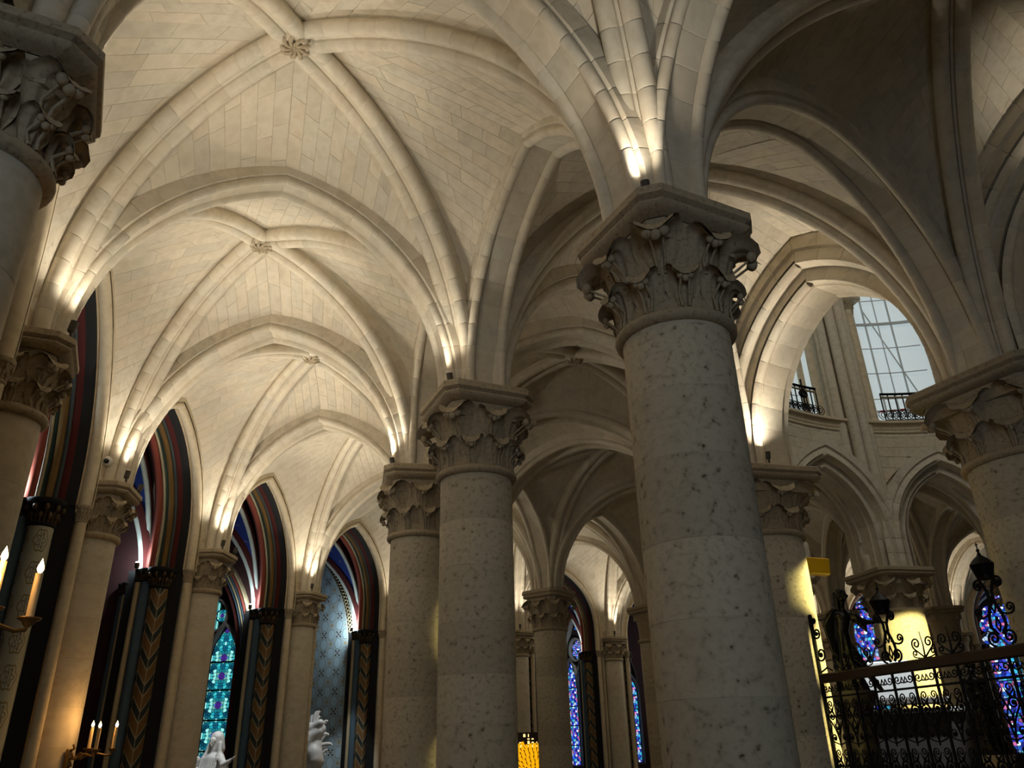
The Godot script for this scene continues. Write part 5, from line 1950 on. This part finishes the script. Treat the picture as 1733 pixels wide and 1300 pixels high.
func columns() -> void:
	var st := [M.column_stone_0, M.column_stone_1, M.column_stone_2]
	for k: String in C:
		if k in ["L-1", "C0", "R0", "L11", "R12", "C7"]: continue
		var near := (P(k).length() < 22 or k in ["C4", "C5", "C6", "R6", "L4", "L5", "L6", "L7"])
		var t := deg_to_rad(turn_of(k))
		if k[0] == "L":
			round_column(COL_LABEL.get(k, "pale round pier, " + NICK[k] + " along the chapels" if k[0] == "L" else "round limestone column, " + NICK[k]), C[k][0], C[k][1], C[k][2], .37, .56, t, [M.limestone_0, M.limestone_1, M.limestone_4], M.carved_stone, [], near, .62, .28)
		else:
			round_column(COL_LABEL.get(k, "pale round pier, " + NICK[k] + " along the chapels" if k[0] == "L" else "round limestone column, " + NICK[k]), C[k][0], C[k][1], C[k][2], .5 if k[0] == "R" else .73, .69 if k[0] == "R" else .98, t, st, M.carved_stone, [], near)
	var ls := ["L-1", "L0", "L1", "L2", "L3", "L4", "L5", "L6", "L7", "L8", "L9", "L10", "L11"]
	for i in range(1, 12): wall_pier(ls[i], ls[i - 1], ls[i + 1], NICK[ls[i]])
	for i in range(0, 11):
		var kind: String = {3: "window", 4: "pattern", 6: "window6", 7: "backwindow", 9: "rose", 10: "rose"}.get(i, "plain")
		chapel(i, ls[i + 1], ls[i + 2], WHO[i], kind)
	for k: String in B:
		if B[k][0].size() == 4: keystone("carved rosette keystone of the %s vault" % bay_nick(k), B[k][1] + Vector3.UP * .02)

func lamps() -> void:
	for q in [["L0", "O1", 4.6], ["L1", "O1", 4.6], ["R2", "O1", 4.6], ["R1", "O0", 4.6], ["L2", "O2", 5.8], ["R3", "O2", 5.8], ["L1", "O2", 5.8], ["L2", "O3", 9.0], ["L3", "O3", 9.0], ["L4", "O4", 10.0], ["L3", "O4", 10.0], ["L5", "O5", 8.0], ["L7", "O7", 8.0], ["L6", "O6", 8.0], ["L8", "O8", 8.0], ["L9", "O9", 8.0], ["L10", "O10", 8.0], ["L9", "O8", 8.0], ["L10", "O9", 8.0]]:
		uplight("small black spotlight on the %s, lighting the %s vault" % [NICK[q[0]], bay_nick(q[1])], q[0], B[q[1]][1], q[2])

func choir_lamps() -> void:
	uplight("unseen spotlight on the off-frame choir column, placed to light the inner overhead vault", "C0", W(8.0, 9.6, 7.9), 9.0, WARM, 50, .9)  # out of view, placed to light the web at the right edge
	uplight("small black spotlight at the foot of the bright stepped choir arch", "C2", W(4.75, 9.6, 12.2), 9.0, WARM, 50, 1.02)
	for q in [[W(10.6, 4.6, 14.3), W(4.75, 4.05, 14.5), 6.2, 130.0], [W(10.6, 4.4, 14.3), W(4.75, 2.9, 14.5), 6.2, 130.0], [W(10.6, 4.2, 14.3), W(4.75, 1.7, 14.5), 6.2, 130.0], [W(12.2, 5.2, 17.2), W(11.3, 3.2, 24.0), 15.0, 160.0], [W(9.0, 11.0, 14.5), W(7.6, 2.6, 17.4), 9.0, 200.0], [W(-6.4, 6.5, 18.6), W(-7.15, 1.6, 19.9), 14.0, 16.1], [W(-5.3, 6.6, 24.4), W(-6.2, 2.0, 26.0), 22.0, 9.1]]:
		var l := SpotLight3D.new()
		l.name = "unseen_spot"  # out of view, placed to brighten choir columns, altar and chapel marbles
		l.light_color = Color(1, .93, .60) if is_equal_approx(q[3], roundf(q[3])) and q[3] < 175 else Color(.95, .98, 1)
		l.light_energy = q[3]
		l.spot_range = 60; l.spot_angle = q[2]; l.spot_angle_attenuation = .25; l.light_size = .1; l.shadow_enabled = true
		add_child(l, true)
		l.look_at_from_position(q[0], q[1], Vector3.UP)
	# white lamps standing on the jamb capitals of the chapels
	for q in [[1, 1.0], [2, .8], [3, .8], [4, 1.5], [5, .5], [6, 1.2], [7, 1.8], [9, 1.4], [10, 1.4]]:
		var i: int = q[0]
		var ls := ["L0", "L1", "L2", "L3", "L4", "L5", "L6", "L7", "L8", "L9", "L10", "L11"]
		var f := Frame.new(P(ls[i]), P(ls[i + 1]))
		var o := thing("uplight", "white lamp on the right jamb capital, chapel " + WHO[i], "lamp", f.p(f.half - .98, 5.46, 1.13), "white lamps in the chapels")
		var mb := MB.new()
		mb.lathe([[Vector2(0, 0), Vector2(.04, 0), Vector2(.05, .05), Vector2(.05, .12)]], 12)
		part("housing", mb, M.lamp_housing, o)
		var g := MB.new()
		g.ball(Vector3(0, .12, 0), Vector3(.045, .03, .045), 12, 6)
		part("lamp_lens", g, M.lamp_glow_cool, o)
		var w := OmniLight3D.new()
		w.name = "chapel_light"
		w.light_color = Color(.90, .97, 1.0)
		w.light_energy = q[1]
		w.omni_range = 30; w.light_size = .05; w.shadow_enabled = true
		w.position = Vector3.UP * .22
		o.add_child(w, true)

func shell() -> void:
	var o := struct_node("floor", "stone church floor", "floor")
	var mb := MB.new()
	mb.box(Transform3D(Basis.IDENTITY, W(10, -.15, 22)), 70, .3, 72, .01)
	part("slab", mb, M.floor_stone, o)
	# the outer shell that closes the church beyond what the picture shows
	for e in [["wall_left", Vector3(-24.5, 11, -22), Vector3(1, 23, 72)], ["wall_right", Vector3(44.5, 11, -22), Vector3(1, 23, 72)], ["wall_back", Vector3(10, 11, 13.5), Vector3(70, 23, 1)], ["wall_front", Vector3(10, 11, -57.5), Vector3(70, 23, 1)], ["ceiling", Vector3(10, 22.5, -22), Vector3(70, 1, 72)]]:
		var w := struct_node(e[0], "plain dark stone outer shell of the church, %s" % e[0].replace("_", " "), "wall")
		var b := MB.new()
		b.box(Transform3D(Basis.IDENTITY, e[1]), e[2].x, e[2].y, e[2].z, .02)
		part("masonry", b, M.dark_stone, w)
